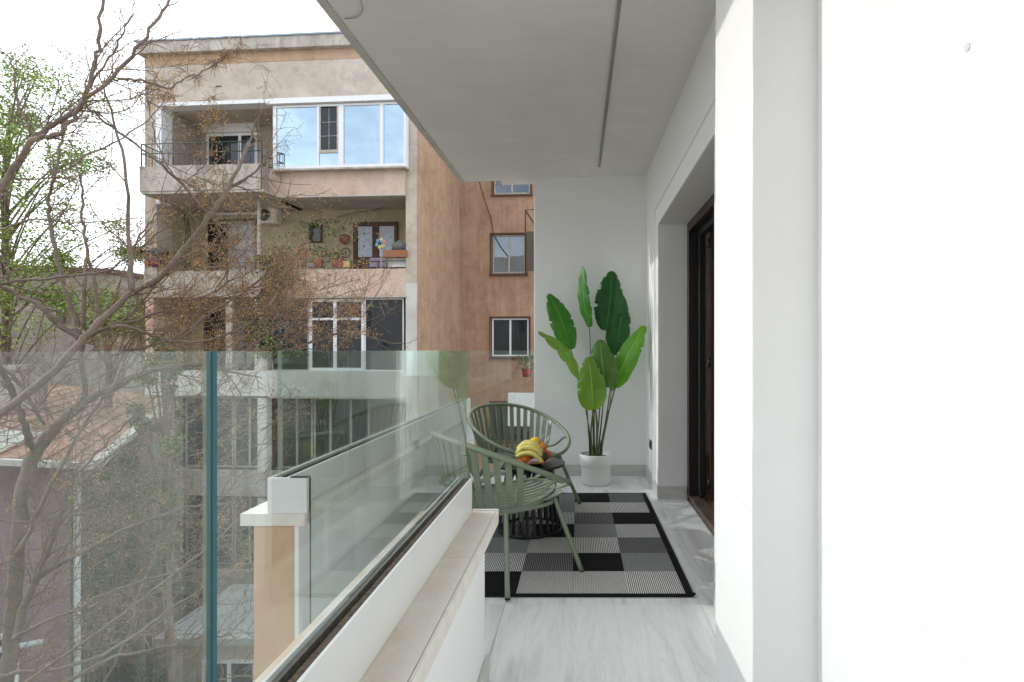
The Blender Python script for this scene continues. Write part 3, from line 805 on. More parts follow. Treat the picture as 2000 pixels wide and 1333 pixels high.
def leaf(base, tip, width, mat, yaw=0.0, bow=.05, fold=.25, seed=0, tears=3, taper=.0, label=None):
    """base, tip in the plant's space; blade faces the viewer turned by yaw about its own midrib"""
    rr = random.Random(seed); base = Vector(base); tip = Vector(tip); ax = tip - base; ln = ax.length; ax.normalize()
    fw = Vector((0, -1, 0)); fw = (fw - ax * fw.dot(ax)).normalized(); fw = Matrix.Rotation(yaw, 3, ax) @ fw; sd = ax.cross(fw)
    N, K = 44, 5; V = []; UV = []; mb = MB()
    cuts = {}
    for sgn in (-1, 1):
        for _ in range(tears): cuts[(sgn, rr.randint(int(N * .35), N - 4))] = rr.uniform(.25, .6)
    for i in range(N + 1):
        t = i / N
        mid = base + ax * ln * t + fw * (bow * math.sin(math.pi * t)) - fw * bow * .4 * t * t
        w = width / 2 * (math.sin(math.pi * min(1, (t * .96 + .02)) ** (.80 + taper)) ** .62)
        if t > .985: w *= .5
        for k in range(-K, K + 1):
            u = k / K; sg = -1 if u < 0 else 1
            ww = w * (1 - .05 * rr.random() * (abs(k) == K))
            if abs(k) == K and (sg, i) in cuts: ww = w * (1 - cuts[(sg, i)])
            wave = .006 * math.sin(t * 23 + sg * 1.3 + seed) * abs(u) ** 2
            p = mid + sd * (u * ww * math.cos(fold)) + fw * (abs(u) * w * math.sin(fold) * 1.0 - (u * u) * w * .35 + wave)
            mb.v.append(tuple(p)); UV.append((u, t))
    row = 2 * K + 1
    for i in range(N):
        for k in range(row - 1): mb.face([i * row + k, i * row + k + 1, (i + 1) * row + k + 1, (i + 1) * row + k], True)
    o = mb.build('leaf', LM[mat], pt, label=label)
    uv = o.data.uv_layers.new(name='UVMap')
    for lp in o.data.loops: uv.data[lp.index].uv = UV[lp.vertex_index]
    # raised midrib
    rb = []
    for i in range(0, N + 1, 3):
        t = i / N; rb.append(base + ax * ln * t + fw * (bow * math.sin(math.pi * t) - bow * .4 * t * t - .003))
    MB().tube(rb, [.0055 * (1 - .8 * i / len(rb)) for i in range(len(rb))], 5).build('midrib', LM[mat], o)
    return base
M['stem'] = plain('leaf_stalk', (.11, .13, .035), .45, var=.25, scale=14)
M['stem_dark'] = plain('dark_leaf_stalk', (.04, .05, .025), .45, var=.3, scale=14)
def LW(px, py, dy=0.0): p = W(px, py, PPY + dy); return p - Vector((PPX, PPY, 0))
def stalk(foot, pts, mat='stem', r=.0075):
    q = smooth_path([Vector(foot)] + [Vector(p) for p in pts], 6); k = len(q)
    MB().tube(q, [r * (1.25 - .6 * i / k) for i in range(k)], 7).build('stem', M[mat], pt)
# (tip px, base px, width m, colour, yaw, bow, depth offsets base/tip)
def pl(tipp, basep, w, mat, yaw, bow, db, dt, fold, seed, foot, via=None, stm='stem', r=.0075, taper=0, tears=3):
    b_ = LW(*basep, db); t_ = LW(*tipp, dt)
    leaf(b_, t_, w, mat, yaw, bow, fold, seed, tears, taper)
    v = [LW(*q) for q in (via or [])]
    stalk(foot, v + [b_ + (t_ - b_) * .04], stm, r)
pl((1073, 573), (1116, 683), .25, 'mid', .35, .05, .02, .10, .22, 1, (-.05, .02, .25), [(1152, 850), (1140, 780)], 'stem_dark', .006)
pl((1055, 646), (1131, 740), .23, 'lime', 1.05, .06, -.12, -.16, .35, 2, (-.06, -.02, .25), [(1150, 840), (1142, 790)], 'stem_dark', .007)
pl((1136, 520), (1152, 639), .17, 'mid', -.75, .04, .04, .02, .3, 3, (-.02, .04, .25), [(1158, 830), (1155, 740)], 'stem_dark', .006)
pl((1196, 529), (1184, 646), .30, 'dark', .1, .05, .08, .12, .12, 4, (.0, .05, .25), [(1168, 840), (1176, 740)], 'stem', .007, tears=5)
pl((1214, 571), (1200, 694), .30, 'dark', .55, .05, .17, .17, .2, 5, (.03, .05, .25), [(1182, 830), (1192, 760)], 'stem', .007)
pl((1258, 636), (1201, 756), .25, 'bright', -.55, .045, .0, -.06, .25, 6, (.05, .0, .25), [(1178, 850), (1190, 800)], 'stem', .009)
pl((1214, 682), (1194, 764), .19, 'dull', .8, .03, .05, .08, .3, 9, (.045, .03, .25), [(1180, 850), (1189, 805)], 'stem', .006)
pl((1171, 664), (1183, 758), .30, 'dull', -.12, .04, -.05, -.10, .15, 7, (.01, -.02, .25), [(1172, 850), (1177, 800)], 'stem_dark', .007, taper=-.1)
pl((1150, 698), (1159, 801), .29, 'lime', .1, .05, -.12, -.20, .15, 8, (-.025, -.04, .25), [(1154, 850)], 'stem', .009, taper=-.12)
stalk((-.035, .0, .25), [LW(1150, 850, .0), LW(1147, 802, -.02)], 'stem', .008)
stalk((.0, -.01, .25), [LW(1166, 840, -.03), LW(1163, 795, -.06)], 'stem', .011)
stalk((-.012, .01, .25), [LW(1160, 850, 0), LW(1161, 780, 0)], 'stem', .009)
stalk((.035, -.015, .25), [LW(1173, 868, -.02), LW(1176, 858, -.02)], 'stem_dark', .008)
# ------------------------------------------------------------------ ground
GZ = -8.6
m, n, b, o = newmat('yard_ground'); v = coords(n, (1, 1, 1), world=True)
n.links.new(ramp(n, noise(n, v, .5, 8, .7), [(.35, (.22, .20, .16)), (.5, (.30, .28, .24)), (.65, (.13, .14, .085))]), b.inputs['Base Color']); b.inputs['Roughness'].default_value = .95
M['ground'] = m
gd = MB(); gd.quad((-160, -60, GZ), (120, -60, GZ), (120, 220, GZ), (-160, 220, GZ)); tag(gd.build('ground', M['ground']), kind='structure')

# ------------------------------------------------------------------ apartment building
M['facade'] = plaster('weathered_beige_plaster', (.59, .50, .42), (.42, .365, .30), (.70, .62, .55), streak=(1.2, 1.2, 2.2), fine=14, bmp=.35)
M['pink'] = plaster('pink_peeling_plaster', (.66, .50, .41), (.56, .38, .28), (.74, .65, .58), streak=(2, 2, .8), fine=10, bmp=.3)
M['side'] = plaster('orange_brown_plaster', (.50, .33, .225), (.35, .225, .15), (.60, .44, .32), streak=(6, 6, .4), fine=12, bmp=.5)
M['recess'] = plaster('red_brown_plaster', (.48, .30, .20), (.33, .205, .14), (.58, .41, .30), streak=(5, 5, .4), fine=12, bmp=.4)
M['conc'] = plaster('stained_concrete', (.54, .50, .44), (.25, .205, .165), (.66, .62, .56), streak=(2.5, 2.5, .6), fine=11, bmp=.6)
M['cream'] = plaster('cream_wall', (.52, .47, .32), (.40, .35, .21), (.57, .53, .39), fine=20, bmp=.1, amt=.6)
M['taupe'] = plain('taupe_wall', (.36, .31, .26), .9, var=.06, scale=1)
M['soffit'] = plain('grey_soffit', (.48, .44, .39), .9, var=.15, scale=1.5)
M['wframe'] = plain('white_window_frame', (.78, .79, .80), .4, var=.02)
M['gwhite'] = plaster('greyish_white_paint', (.64, .62, .58), (.50, .46, .40), (.70, .68, .65), fine=20, bmp=.1, amt=.5)
M['oldwood'] = plain('old_brown_wood', (.10, .05, .03), .7, var=.4, scale=14)
M['oldwhite'] = plain('old_white_wood', (.42, .38, .33), .7, var=.3, scale=14)
M['railing'] = plain('dark_green_railing', (.035, .06, .05), .5, var=.2)
M['shutter'] = plain('white_shutter_box', (.70, .70, .69), .4, var=.03)
AG = -4.3
P0 = Vector((-4.66, 16.2, 0.0)); ca, sa = math.cos(R(AG)), math.sin(R(AG))
def fac(px, py, off=0.0):
    """point of the building's own frame seen at a pixel, on its plane y = off"""
    dx, dy, dz = (px - VX) / F, 1.0, -(py - VY) / F
    # local: x = ca*X + sa*Y, y = -sa*X + ca*Y  (relative to P0)
    A0 = -sa * (0 - P0.x) + ca * (0 - P0.y); A1 = -sa * dx + ca * dy
    t = (off - A0) / A1
    X, Y = dx * t - P0.x, dy * t - P0.y
    return ca * X + sa * Y, EYE + dz * t
bd = empty('apartment_building', P0, R(AG), label='weathered beige and pink apartment building with loggias beyond the tree', cat='building')
sL = fac(283, 400)[0]; sT = fac(306, 250)[0]; sO = fac(317, 250)[0]; sM = fac(530, 330)[0]; sR = fac(793, 300)[0]
zz = lambda py: fac(790, py)[1]
Z_TOP, Z_COR = zz(65), zz(90)
LEV = [(zz(193), zz(328), zz(381)), (zz(383), zz(525), zz(578)), (zz(580), zz(725), zz(776)), (zz(778), zz(925), zz(976)), (zz(978), zz(1125), zz(1176))]
DP = 1.55       # loggia depth
# cornice, blue-grey flashing, attic wall
mb = MB(); mb.box(sL - .12, .15, -.18, 8.5, Z_COR, Z_TOP - .03); mb.build('cornice', M['conc'], bd, bevel=.01)
MB().box(sL - .16, .19, -.22, 8.6, Z_TOP - .03, Z_TOP + .015).build('flashing', plain('blue_grey_flashing', (.30, .38, .46), .4), bd)
MB().box(sL, -.001, 0, 8.4, LEV[0][0] + .003, Z_COR - .001).build('attic_wall', M['facade'], bd)
MB().box(sL + .001, -.002, -.012, .0, Z_COR - .30, Z_COR - .002).build('stained_band', plaster('orange_stained_band', (.52, .35, .23), (.42, .28, .18), (.56, .44, .34), streak=(3, 3, .5)), bd)
p = fac(427, 169); MB().box(p[0] - .09, p[0] + .09, -.006, .01, p[1] - .02, p[1] + .02).build('vent_slot', M['brown_edge'], bd)
# massive core behind the loggias, side wall and pilasters
mb = MB(); mb.box(sL, -.002, DP, 4.3, GZ, LEV[0][0]); mb.build('core_wall', M['cream'], bd)
MB().box(-.35, 0, DP + .0, 8.4, GZ, Z_COR - .002).build('side_wall', M['side'], bd)
MB().box(-.30, .003, .001, DP, GZ, Z_COR - .002).build('side_wall', M['side'], bd)
MB().box(sR, -.002, -.02, .6, LEV[1][2] - .05 + .4, LEV[0][0]).build('corner_pilaster', M['facade'], bd)
MB().box(sR, -.002, -.022, .6, GZ, LEV[1][2] + .35).build('corner_pilaster', M['gwhite'], bd)
MB().box(sL, sT, 0, .6, LEV[1][1] - .3, LEV[0][0]).build('corner_pilaster', M['facade'], bd)
MB().box(sL, sL + .25, .02, DP, GZ, LEV[1][1] - .3).build('corner_pilaster', M['pink'], bd)
MB().box(sL, sL + .2, .6, DP, LEV[1][1] - .3, LEV[0][0]).build('left_end_wall', M['cream'], bd)
# white trim round the upper left loggia
z0 = LEV[0][0]
mb = MB(); mb.box(sT, sO, -.03, .35, LEV[0][1] - .9, z0 + .0); mb.box(sT, sM, -.035, .35, z0 + .001, z0 + .11); mb.build('loggia_trim', M['wframe'], bd)
mb = MB(); mb.box(sO, sO + .04, .35, DP - .001, LEV[0][2], z0); mb.build('loggia_side_wall', M['taupe'], bd)
mb = MB(); mb.box(sO, sM, DP - .06, DP - .002, LEV[0][2], z0); mb.build('loggia_back_wall', M['taupe'], bd)
mb = MB(); mb.box(sM - .02, sM + .14, .1, DP - .06, LEV[0][2], z0); mb.build('loggia_partition', M['taupe'], bd)
# slabs, spandrels
for i, (zt, zp, zb) in enumerate(LEV):
    MB().box(sL + .01, sR + .01, .16, DP - .002, zb, zb + .16).build('floor_slab', M['soffit'], bd)
    if i: 
        pass
    mt = (M['pink'], M['pink'], M['gwhite'], M['conc'], M['conc'])[i]
    xl = sM if i == 0 else sM - .03
    MB().box(xl, sR, -.10 if i == 0 else -.03, .15, zb, zp).build('spandrel', mt, bd, bevel=.008)
    MB().box(xl - .02, sR + .02, -.14 if i == 0 else -.06, .15, zb - .05, zb - .003).build('slab_edge', M['soffit'], bd)
    if i == 0: continue
    MB().box(sL - .02, xl - .003, -.03, .12, zb, zp).build('spandrel', (M['pink'], M['conc'], M['gwhite'], M['conc'], M['conc'])[i], bd, bevel=.008)
# projecting upper left balcony with its railing
OB = -.85
s0 = fac(272, 350, OB)[0]; s1 = fac(508, 350, OB)[0]; zt = fac(400, 322, OB)[1]; zb = fac(400, 372, OB)[1]
bal = MB(); bal.box(s0, s1, OB, OB + .12, zb, zt); bal.box(s0, s0 + .12, OB + .12, -.02, zb, zt); bal.box(s0, sM - .1, OB + .12, .1, zb - .0, zb + .12)
bl = bal.build('balcony_parapet', M['conc'], bd, bevel=.01)
MB().box(s0 + .03, s1 + .1, OB + .02, .16, zb - .07, zb - .002).build('balcony_soffit', M['conc'], bd, bevel=.01)
ztr = fac(400, 277, OB)[1]; ztm = fac(400, 296, OB)[1]
def rail(name, s_a, y_a, s_b, y_b, za, zb_, nb, par, mids=()):
    mb = MB()
    for z in [zb_] + list(mids): mb.tube([(s_a, y_a, z), (s_b, y_b, z)], .016, 5)
    for i in range(nb + 1):
        t = i / nb; x, y = s_a + (s_b - s_a) * t, y_a + (y_b - y_a) * t
        mb.tube([(x, y, za), (x, y, zb_)], .008 if i % 6 else .014, 4)
    return mb.build(name, M['railing'], par)
rail('balcony_railing', s0, OB + .06, s1, OB + .06, zt, ztr, 22, bd, (ztm,))
rail('balcony_railing', s0 + .02, OB + .06, s0 + .02, -.05, zt, ztr, 6, bd, (ztm,))
rail('balcony_railing', s1, OB + .06, sM + .02, -.45, zb - .05, ztr, 6, bd, (ztm, zt))
rail('balcony_railing', sM + .02, -.45, sM + .22, -.12, zt - .1, ztr - .3, 4, bd, (ztm - .3,))
# middle-floor rail bars
zr = zz(512)
for (a, c, lv) in ((sL, sM, 1), (sM, sR, 1)):
    mb = MB(); mb.tube([(a, -.01, LEV[1][1] + .22), (c, -.01, LEV[1][1] + .22)], .014, 5)
    k = int((c - a) / .7)
    for i in range(k + 1): mb.tube([(a + (c - a) * i / k, -.01, LEV[1][1]), (a + (c - a) * i / k, -.01, LEV[1][1] + .22)], .012, 4)
    mb.build('top_rail', M['railing'], bd)

def window(par, x0, x1, z0, z1, y, fw=.06, cols=(.5,), frame='wframe', glassm='winglass', rows=(), dep=.05, name='window'):
    """window on a plane facing -y at y: frame, mullions and one pane per light; y is its back"""
    mb = MB(); yf = y - dep
    mb.box(x0, x0 + fw, yf, y, z0, z1); mb.box(x1 - fw, x1, yf, y, z0, z1); mb.box(x0 + fw, x1 - fw, yf, y, z1 - fw, z1); mb.box(x0 + fw, x1 - fw, yf, y, z0, z0 + fw)
    cs = [x0 + fw] + [x0 + (x1 - x0) * c for c in cols] + [x1 - fw]
    for c in cs[1:-1]: mb.box(c - fw * .6, c + fw * .6, yf, y, z0 + fw, z1 - fw)
    rs = [z0 + fw] + [z0 + (z1 - z0) * r for r in rows] + [z1 - fw]
    for r in rs[1:-1]: mb.box(x0 + fw, x1 - fw, yf + .004, y, r - fw * .4, r + fw * .4)
    o = mb.build(name, M[frame], par)
    for i in range(len(cs) - 1):
        for j in range(len(rs) - 1):
            g = MB(); a, b_ = cs[i], cs[i + 1]; c, d = rs[j], rs[j + 1]
            g.box(a - .01, b_ + .01, y - dep * .5, y - dep * .3, c - .01, d + .01)
            g.build('pane', M[glassm if isinstance(glassm, str) else glassm[i % len(glassm)]], o)
    return o
# window in the upper left loggia, shutter box, lamp
yb = DP - .062
w0, w1 = fac(405, 290, yb)[0], fac(504, 290, yb)[0]; zt_ = fac(450, 262, yb)[1]
window(bd, w0, w1, LEV[0][1] - .9, zt_, yb, .08, (.66,), glassm=('darkglass', 'winglass'))
MB().box(w0 - .02, w1 + .02, yb - .16, yb, zt_ + .002, fac(450, 244, yb)[1]).build('shutter_box', M['shutter'], bd, bevel=.02)
p = fac(447, 232, yb - .1)
lp = MB(); lp.ball((p[0], yb - .14, p[1] - .03), .10, (1, .8, 1.5), 12); lp.tube([(p[0] - .03, yb - .01, p[1] + .22), (p[0] - .03, yb - .12, p[1] + .24), (p[0], yb - .16, p[1] + .12)], .018, 6); lp.build('wall_lamp', M['black'], bd)
# glazed bay
BY = -.28
def fb(px, py): return fac(px, py, BY)
bx0, bx1 = fb(533, 300)[0], fb(792, 300)[0]; bz0, bz1 = fb(780, 325)[1], fb(780, 199)[1]
by = MB(); fwt = .075
xcols = [fb(x, 300)[0] for x in (540, 619, 623, 661, 671, 742, 749)]
by.box(bx0, bx0 + .10, BY, -.11, bz0, bz1); by.box(bx1 - .05, bx1, BY, -.03, bz0, bz1)
for (a, c) in ((xcols[1], xcols[2]), (xcols[3], xcols[4]), (xcols[5], xcols[6])): by.box(a, c, BY, BY + .06, bz0 + .09, bz1 - .06)
by.box(bx0 + .10, bx1 - .05, BY, BY + .06, bz0, bz0 + .09); by.box(bx0 + .10, bx1 - .05, BY, BY + .06, bz1 - .06, bz1)
bay = by.build('glazed_bay', M['wframe'], bd)
def bp(x0, x1, z0, z1, mat='blueglass', nm='pane'): MB().box(x0, x1, BY + .025, BY + .035, z0, z1).build(nm, M[mat], bay)
bp(bx0 + .10, xcols[1], bz0 + .09, bz1 - .06); bp(xcols[4], xcols[5], bz0 + .09, bz1 - .06); bp(xcols[6], bx1 - .05, bz0 + .09, bz1 - .06)
zs_ = fb(640, 297)[1]
bp(xcols[2], xcols[3], bz0 + .09, zs_ - .03); bp(xcols[2] + .05, xcols[3] - .05, zs_ + .06, bz1 - .1, 'darkglass')
mb = MB(); mb.box(xcols[2], xcols[2] + .05, BY + .0, BY + .05, zs_ - .03, bz1 - .06); mb.box(xcols[3] - .05, xcols[3], BY, BY + .05, zs_ - .03, bz1 - .06); mb.box(xcols[2] + .05, xcols[3] - .05, BY, BY + .05, zs_ - .03, zs_ + .06)
xm = (xcols[2] + xcols[3]) / 2; mb.box(xm - .006, xm + .006, BY + .015, BY + .024, zs_ + .06, bz1 - .1)
for k in (.33, .66): zq = zs_ + .06 + (bz1 - .1 - zs_ - .06) * k; mb.box(xcols[2] + .05, xcols[3] - .05, BY + .012, BY + .02, zq - .006, zq + .006)
mb.build('sash', M['oldwhite'], bay)
hd = MB()
zh = fb(780, 186)[1]
hd.hexa([(bx0 - .05, BY - .10, bz1 + .02), (bx1 + .02, BY - .10, bz1 + .02), (bx1 + .02, 0, bz1 + .002), (bx0 - .05, 0, bz1 + .002)], [(bx0 - .05, BY - .07, zh), (bx1 + .02, BY - .07, zh), (bx1 + .02, 0, zh + .05), (bx0 - .05, 0, zh + .05)])
hd.build('awning_box', M['shutter'], bay)
MB().box(bx0 - .03, bx1 + .02, BY - .04, -.05, bz0 - .05, bz0 - .002).build('bay_sill', M['conc'], bay)
mb = MB(); mb.box(bx0 + .12, bx1 - .02, DP - .08, DP - .04, LEV[0][2] + .17, bz1); mb.build('room_wall', M['gwhite'], bay)
yi = DP - .09; mb = MB(); mb.box(fac(695, 300, yi)[0], fac(742, 300, yi)[0], yi - .05, yi, LEV[0][2] + .2, fac(700, 243, yi)[1]); mb.build('room_door', M['brown_edge'], bay)
mb = MB(); mb.box(fac(552, 300, .5)[0], fac(572, 300, .5)[0], .45, .5, LEV[0][2] + .2, bz1 - .1); mb.box(fac(762, 300, .3)[0], fac(790, 300, .3)[0], .28, .32, LEV[0][2] + .2, bz1 - .5); mb.build('bay_curtain', M['curtain'], bay)
mb = MB(); mb.tube([(bx0 - .15, BY - .05, bz1 + .07), (bx0 - .05, BY - .05, bz1 + .07)], .07, 10); mb.build('awning_end', M['shutter'], bay)

# middle loggia: doors and windows on the back wall
ym = DP - .001
def fm(px, py): return fac(px, py, ym)
w0, w1 = fm(692, 480)[0], fm(778, 480)[0]; zt_ = fm(730, 435)[1]; z0_ = LEV[1][1] - .7
dr = MB(); dr.box(w0, w0 + .12, ym - .08, ym, z0_, zt_); dr.box(w1 - .10, w1, ym - .08, ym, z0_, zt_); dr.box(w0 + .12, w1 - .10, ym - .08, ym, zt_ - .12, zt_)
xm = fm(735, 480)[0]; dr.box(xm - .1, xm + .1, ym - .08, ym, z0_, zt_ - .12)
dr.box(w0 + .12, xm - .1, ym - .07, ym, z0_, fm(710, 503)[1]); dr.box(xm + .1, w1 - .1, ym - .07, ym, z0_, fm(710, 503)[1])
d_ = dr.build('balcony_door', M['oldwood'], bd)
MB().box(w0 + .14, xm - .11, ym - .045, ym - .035, fm(710, 503)[1], zt_ - .13).build('pane', M['curtain'], d_)
MB().box(xm + .11, w1 - .11, ym - .045, ym - .035, fm(710, 503)[1], zt_ - .13).build('pane', M['curtain'], d_)
w0, w1 = fm(403, 480)[0], fm(500, 480)[0]; zt_ = fm(450, 434)[1]
window(bd, w0, w1, z0_, zt_, ym, .07, (.5,), 'oldwhite', ('darkglass', 'curtain'), rows=(.42,))
MB().box(w0 - .05, w1 + .05, ym - .03, ym - .001, zt_ + .002, zt_ + .09).build('green_lintel', plain('green_lintel', (.06, .11, .05), .6), bd)
w0, w1 = fm(605, 480)[0], fm(630, 480)[0]; window(bd, w0, w1, fm(600, 475)[1], fm(600, 436)[1], ym, .05, (), 'oldwood', 'darkglass')
MB().box(fac(504, 480, .1)[0], fac(508.5, 480, .1)[0], .06, .12, LEV[1][1], LEV[1][0]).build('loggia_post', M['gwhite'], bd)
MB().box(sL + .2, fm(350, 480)[0], ym - .3, ym - .001, LEV[1][2] + .16, LEV[1][0] - .01).build('loggia_side_block', M['cream'], bd)
# lower glazed loggia and its pillars
zt3, zp3 = LEV[2][0] - .04, LEV[2][1]
def fz(px, py=640): return fac(px, py, .10)[0]
window(bd, fz(605), fz(712), zp3, zt3, .12, .085, (.47,), 'wframe', ('winglass', 'winglass'), rows=(.72,))
window(bd, fz(713), fz(789), zp3, zt3, .12, .03, (), 'wframe', 'winglass')
window(bd, fz(532), fz(604), zp3, zt3, .12, .035, (), 'oldwhite', 'darkglass')
MB().box(fz(443), fz(456), .05, .3, zp3, zt3).build('loggia_post', M['conc'], bd)
MB().box(fz(499), fz(523), .05, .3, zp3, zt3).build('loggia_post', M['gwhite'], bd)
window(bd, fm(400, 640)[0], fm(520, 640)[0], zp3 - .4, zt3 - .2, ym, .06, (.33, .66), 'oldwood', 'darkglass')
MB().box(fm(300, 640)[0], fm(338, 640)[0], ym - .5, ym - .001, zp3, zt3).build('loggia_block', M['cream'], bd)
# floors under eye level
for i in (3, 4):
    zt3, zp3 = LEV[i][0] - .03, LEV[i][1]
    window(bd, fz(600, 850), fz(712, 850), zp3, zt3, .12 if i == 4 else .5, .06, (.3, .66), 'oldwhite', 'darkglass')
    window(bd, fm(400, 850)[0], fm(470, 850)[0], zp3 - .3, zt3 - .2, ym, .07, (.5,), 'oldwhite', 'darkglass')
    MB().box(fz(300, 850), fz(330, 850), .05, .3, zp3, zt3).build('loggia_post', M['gwhite'], bd)
    MB().box(fz(505, 850), fz(523, 850), .05, .3, zp3, zt3).build('loggia_post', M['gwhite'], bd)
    for (xa, xb_) in ((345, 440), (442, 503), (535, 598)):
        window(bd, fz(xa, 850), fz(xb_, 850), zp3, zt3, .5, .05, (.5,), 'oldwhite', 'darkglass')
# recessed wall on the right
RY = 4.3
def fr(px, py): return fac(px, py, RY)
wins = [(962, 1037, 318, 381), (959, 1028, 458, 536), (958, 1034, 621, 698), (958, 1034, 786, 862)]
hl = []
for (a, c, t, q) in wins: hl.append((fr(a, t)[0], fr(c, t)[0], fr(a, q)[1], fr(a, t)[1]))
mb = MB(); wall_holes(mb, 'y', 0.0, 7.0, GZ, Z_COR, RY, hl, .16); mb.build('recessed_wall', M['recess'], bd)
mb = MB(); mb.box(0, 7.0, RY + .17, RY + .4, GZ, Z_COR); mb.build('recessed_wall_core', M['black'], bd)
for i, h in enumerate(hl):
    fm_ = ('oldwhite', 'oldwhite', 'wframe', 'oldwood')[i]; gm = ('reflglass', 'reflglass', 'darkglass', 'darkglass')[i]
    window(bd, h[0] + .04, h[1] - .04, h[2] + .03, h[3] - .02, RY + .13, .055, (.5,), fm_, gm, dep=.05)
    mb = MB(); mb.box(h[0] - .06, h[1] + .06, RY - .07, RY - .002, h[2] - .07, h[2] - .01); mb.box(h[0] - .04, h[0] + .0, RY - .03, RY - .001, h[2], h[3] + .04); mb.box(h[1], h[1] + .04, RY - .03, RY - .001, h[2], h[3] + .04); mb.box(h[0], h[1], RY - .03, RY - .001, h[3], h[3] + .04)
    mb.build('window_surround', M['oldwood'], bd)
# slanting steel bracket and grille beside the windows
a = fr(1026, 410); c = fr(1060, 540); 
mb = MB(); x0, z1 = fac(1026, 410, RY - .9); z0 = fac(1026, 530, RY - .9)[1]
mb.tube([(x0, RY - .9, z0), (x0, RY - .9, z1), (x0 + .5, RY - .9, z1)], .025, 5); mb.tube([(x0, RY - .9, z1), (x0 + .5, RY - .3, z1 - .8)], .03, 5)
mb.box(x0 + .04, x0 + .35, RY - .9, RY - .86, z0, z1 - .75)
tag(mb.build('balcony_frame', M['brown_edge'], None), 'rusty steel balcony frame beside the upper brown windows', 'balcony frame')
o = bpy.data.objects['balcony_frame']; o.location = P0; o.rotation_euler = (0, 0, R(AG))
# sagging cable on the recessed wall
pts = [fac(936, 355, RY - .05), fac(948, 395, RY - .05), fac(958, 425, RY - .05), fac(965, 462, RY - .05), fac(975, 480, RY - .05), fac(992, 502, RY - .05)]
o = tag(MB().tube([(q[0], RY - .05, q[1]) for q in pts], .012, 4).build('cable', M['black']), 'dark cable hanging down the red brown wall past the window', 'cable'); o.location = P0; o.rotation_euler = (0, 0, R(AG))

def BW(px, py, off):      # world point on the building's plane
    s, z = fac(px, py, off); return Vector((P0.x + ca * s - sa * off, P0.y + sa * s + ca * off, z))
# outdoor units and small things on the loggias
def acunit(p, w, h, label, rz=R(AG)):
    e = empty('air_conditioner', p, rz, label=label, cat='air conditioner')
    mb = MB(); mb.box(-w / 2, w / 2, -.14, .14, -h / 2, h / 2); mb.build('casing', M['shutter'], e, bevel=.015)
    mb = MB(); mb.lathe([(0, 0), (h * .36, 0), (h * .37, .02), (h * .33, .03), (0, .012)], 24); o = mb.build('fan_grille', M['railing'], e); o.location = (-w * .12, -.141, 0); o.rotation_euler = (R(90), 0, 0)
    mb = MB(); mb.ball((-w * .12, -.165, 0), h * .07, (1, .4, 1), 8); mb.build('fan_hub', M['shutter'], e)
    return e
acunit(BW(526, 422, ym - .25), .62, .52, 'white air conditioner high on the cream loggia wall')
acunit(BW(1022, 800, 2.0), .95, 1.05, 'large white outdoor unit low beside the end wall behind the chairs', R(AG + 180))
def potplant(px, py, off, r, h, label, matpot, leafc, seed, n=70, spread=1.0, cat='potted flowers'):
    rr = random.Random(seed); p = BW(px, py, off)
    e = empty('flower_pot', p, label=label, cat=cat)
    MB().lathe([(0, 0), (r * .7, 0), (r, h), (r * .9, h * 1.02), (0, h * .9)], 12).build('pot', matpot, e)
    for nm, mat, k, rad in (('foliage', leafc[0], n, 1.0), ('blossoms', leafc[1], n // 3, 1.1)):
        mb = MB()
        for _ in range(k):
            a, q, z = rr.uniform(0, 6.28), rr.random() ** .5 * r * 1.7 * spread * rad, h + rr.random() * r * 2.2 * spread
            c = Vector((math.cos(a) * q, math.sin(a) * q, z)); s = rr.uniform(.02, .045) * (1.2 if nm == 'foliage' else .9)
            u = Vector((rr.uniform(-1, 1), rr.uniform(-1, 1), rr.uniform(-1, 1))).normalized(); w = u.orthogonal().normalized()
            mb.quad(c - u * s, c - w * s * .6, c + u * s, c + w * s * .6)
        o = mb.build(nm, mat, e); o['kind'] = 'stuff'
    return e
TC = plain('terracotta', (.30, .13, .075), .85, var=.15, scale=8)
G1 = plain('pot_foliage', (.06, .12, .035), .6, var=.4, scale=20); G2 = plain('olive_foliage', (.13, .13, .04), .6, var=.4, scale=20)
RD = plain('red_blossom', (.30, .035, .035), .7, var=.3, scale=20); OG = plain('orange_blossom', (.48, .17, .05), .7, var=.3, scale=20); MG = plain('magenta_blossom', (.20, .03, .08), .7, var=.3, scale=20)
PU = plain('purple_plastic', (.20, .18, .27), .7); WH = plain('white_plastic', (.66, .66, .64), .5); BL = plain('teal_plastic', (.035, .10, .14), .7); YE = plain('yellow_plastic', (.50, .38, .16), .7)
for k, (px, py, r, lab, mp_, lf_) in enumerate((
    (290, 522, .16, 'pot with pale flowers at the left end of the middle loggia', TC, (G2, YE)), (304, 522, .2, 'pot of magenta flowers near the left end of the middle loggia', MG, (G1, MG)),
    (338, 522, .15, 'small yellowish potted shrub in front of the cream loggia corner', TC, (G2, OG)), (385, 522, .15, 'terracotta pot left of the loggia window with dry leaves', TC, (G2, OG)),
    (545, 522, .2, 'pot of red flowers under the air conditioner', TC, (G1, RD)), (566, 522, .2, 'pot of orange red flowers in the middle of the loggia', TC, (G1, OG)),
    (590, 522, .18, 'pot of dark green leaves beneath the small loggia window', BL, (G1, RD)), (622, 522, .2, 'pot of red geraniums just right of the small loggia window', TC, (G1, RD)),
    (655, 522, .15, 'small pot of orange flowers under the patterned disc', TC, (G1, OG)))):
    potplant(px, py, .02, r * .75, r * 1.1, lab, mp_, lf_, k + 3, 90, 1.15)
potplant(1029, 737, 2.0, .17, .26, 'red pot with a leafy green plant above the outdoor unit', RD, (G1, G1), 44, 160, 1.2)
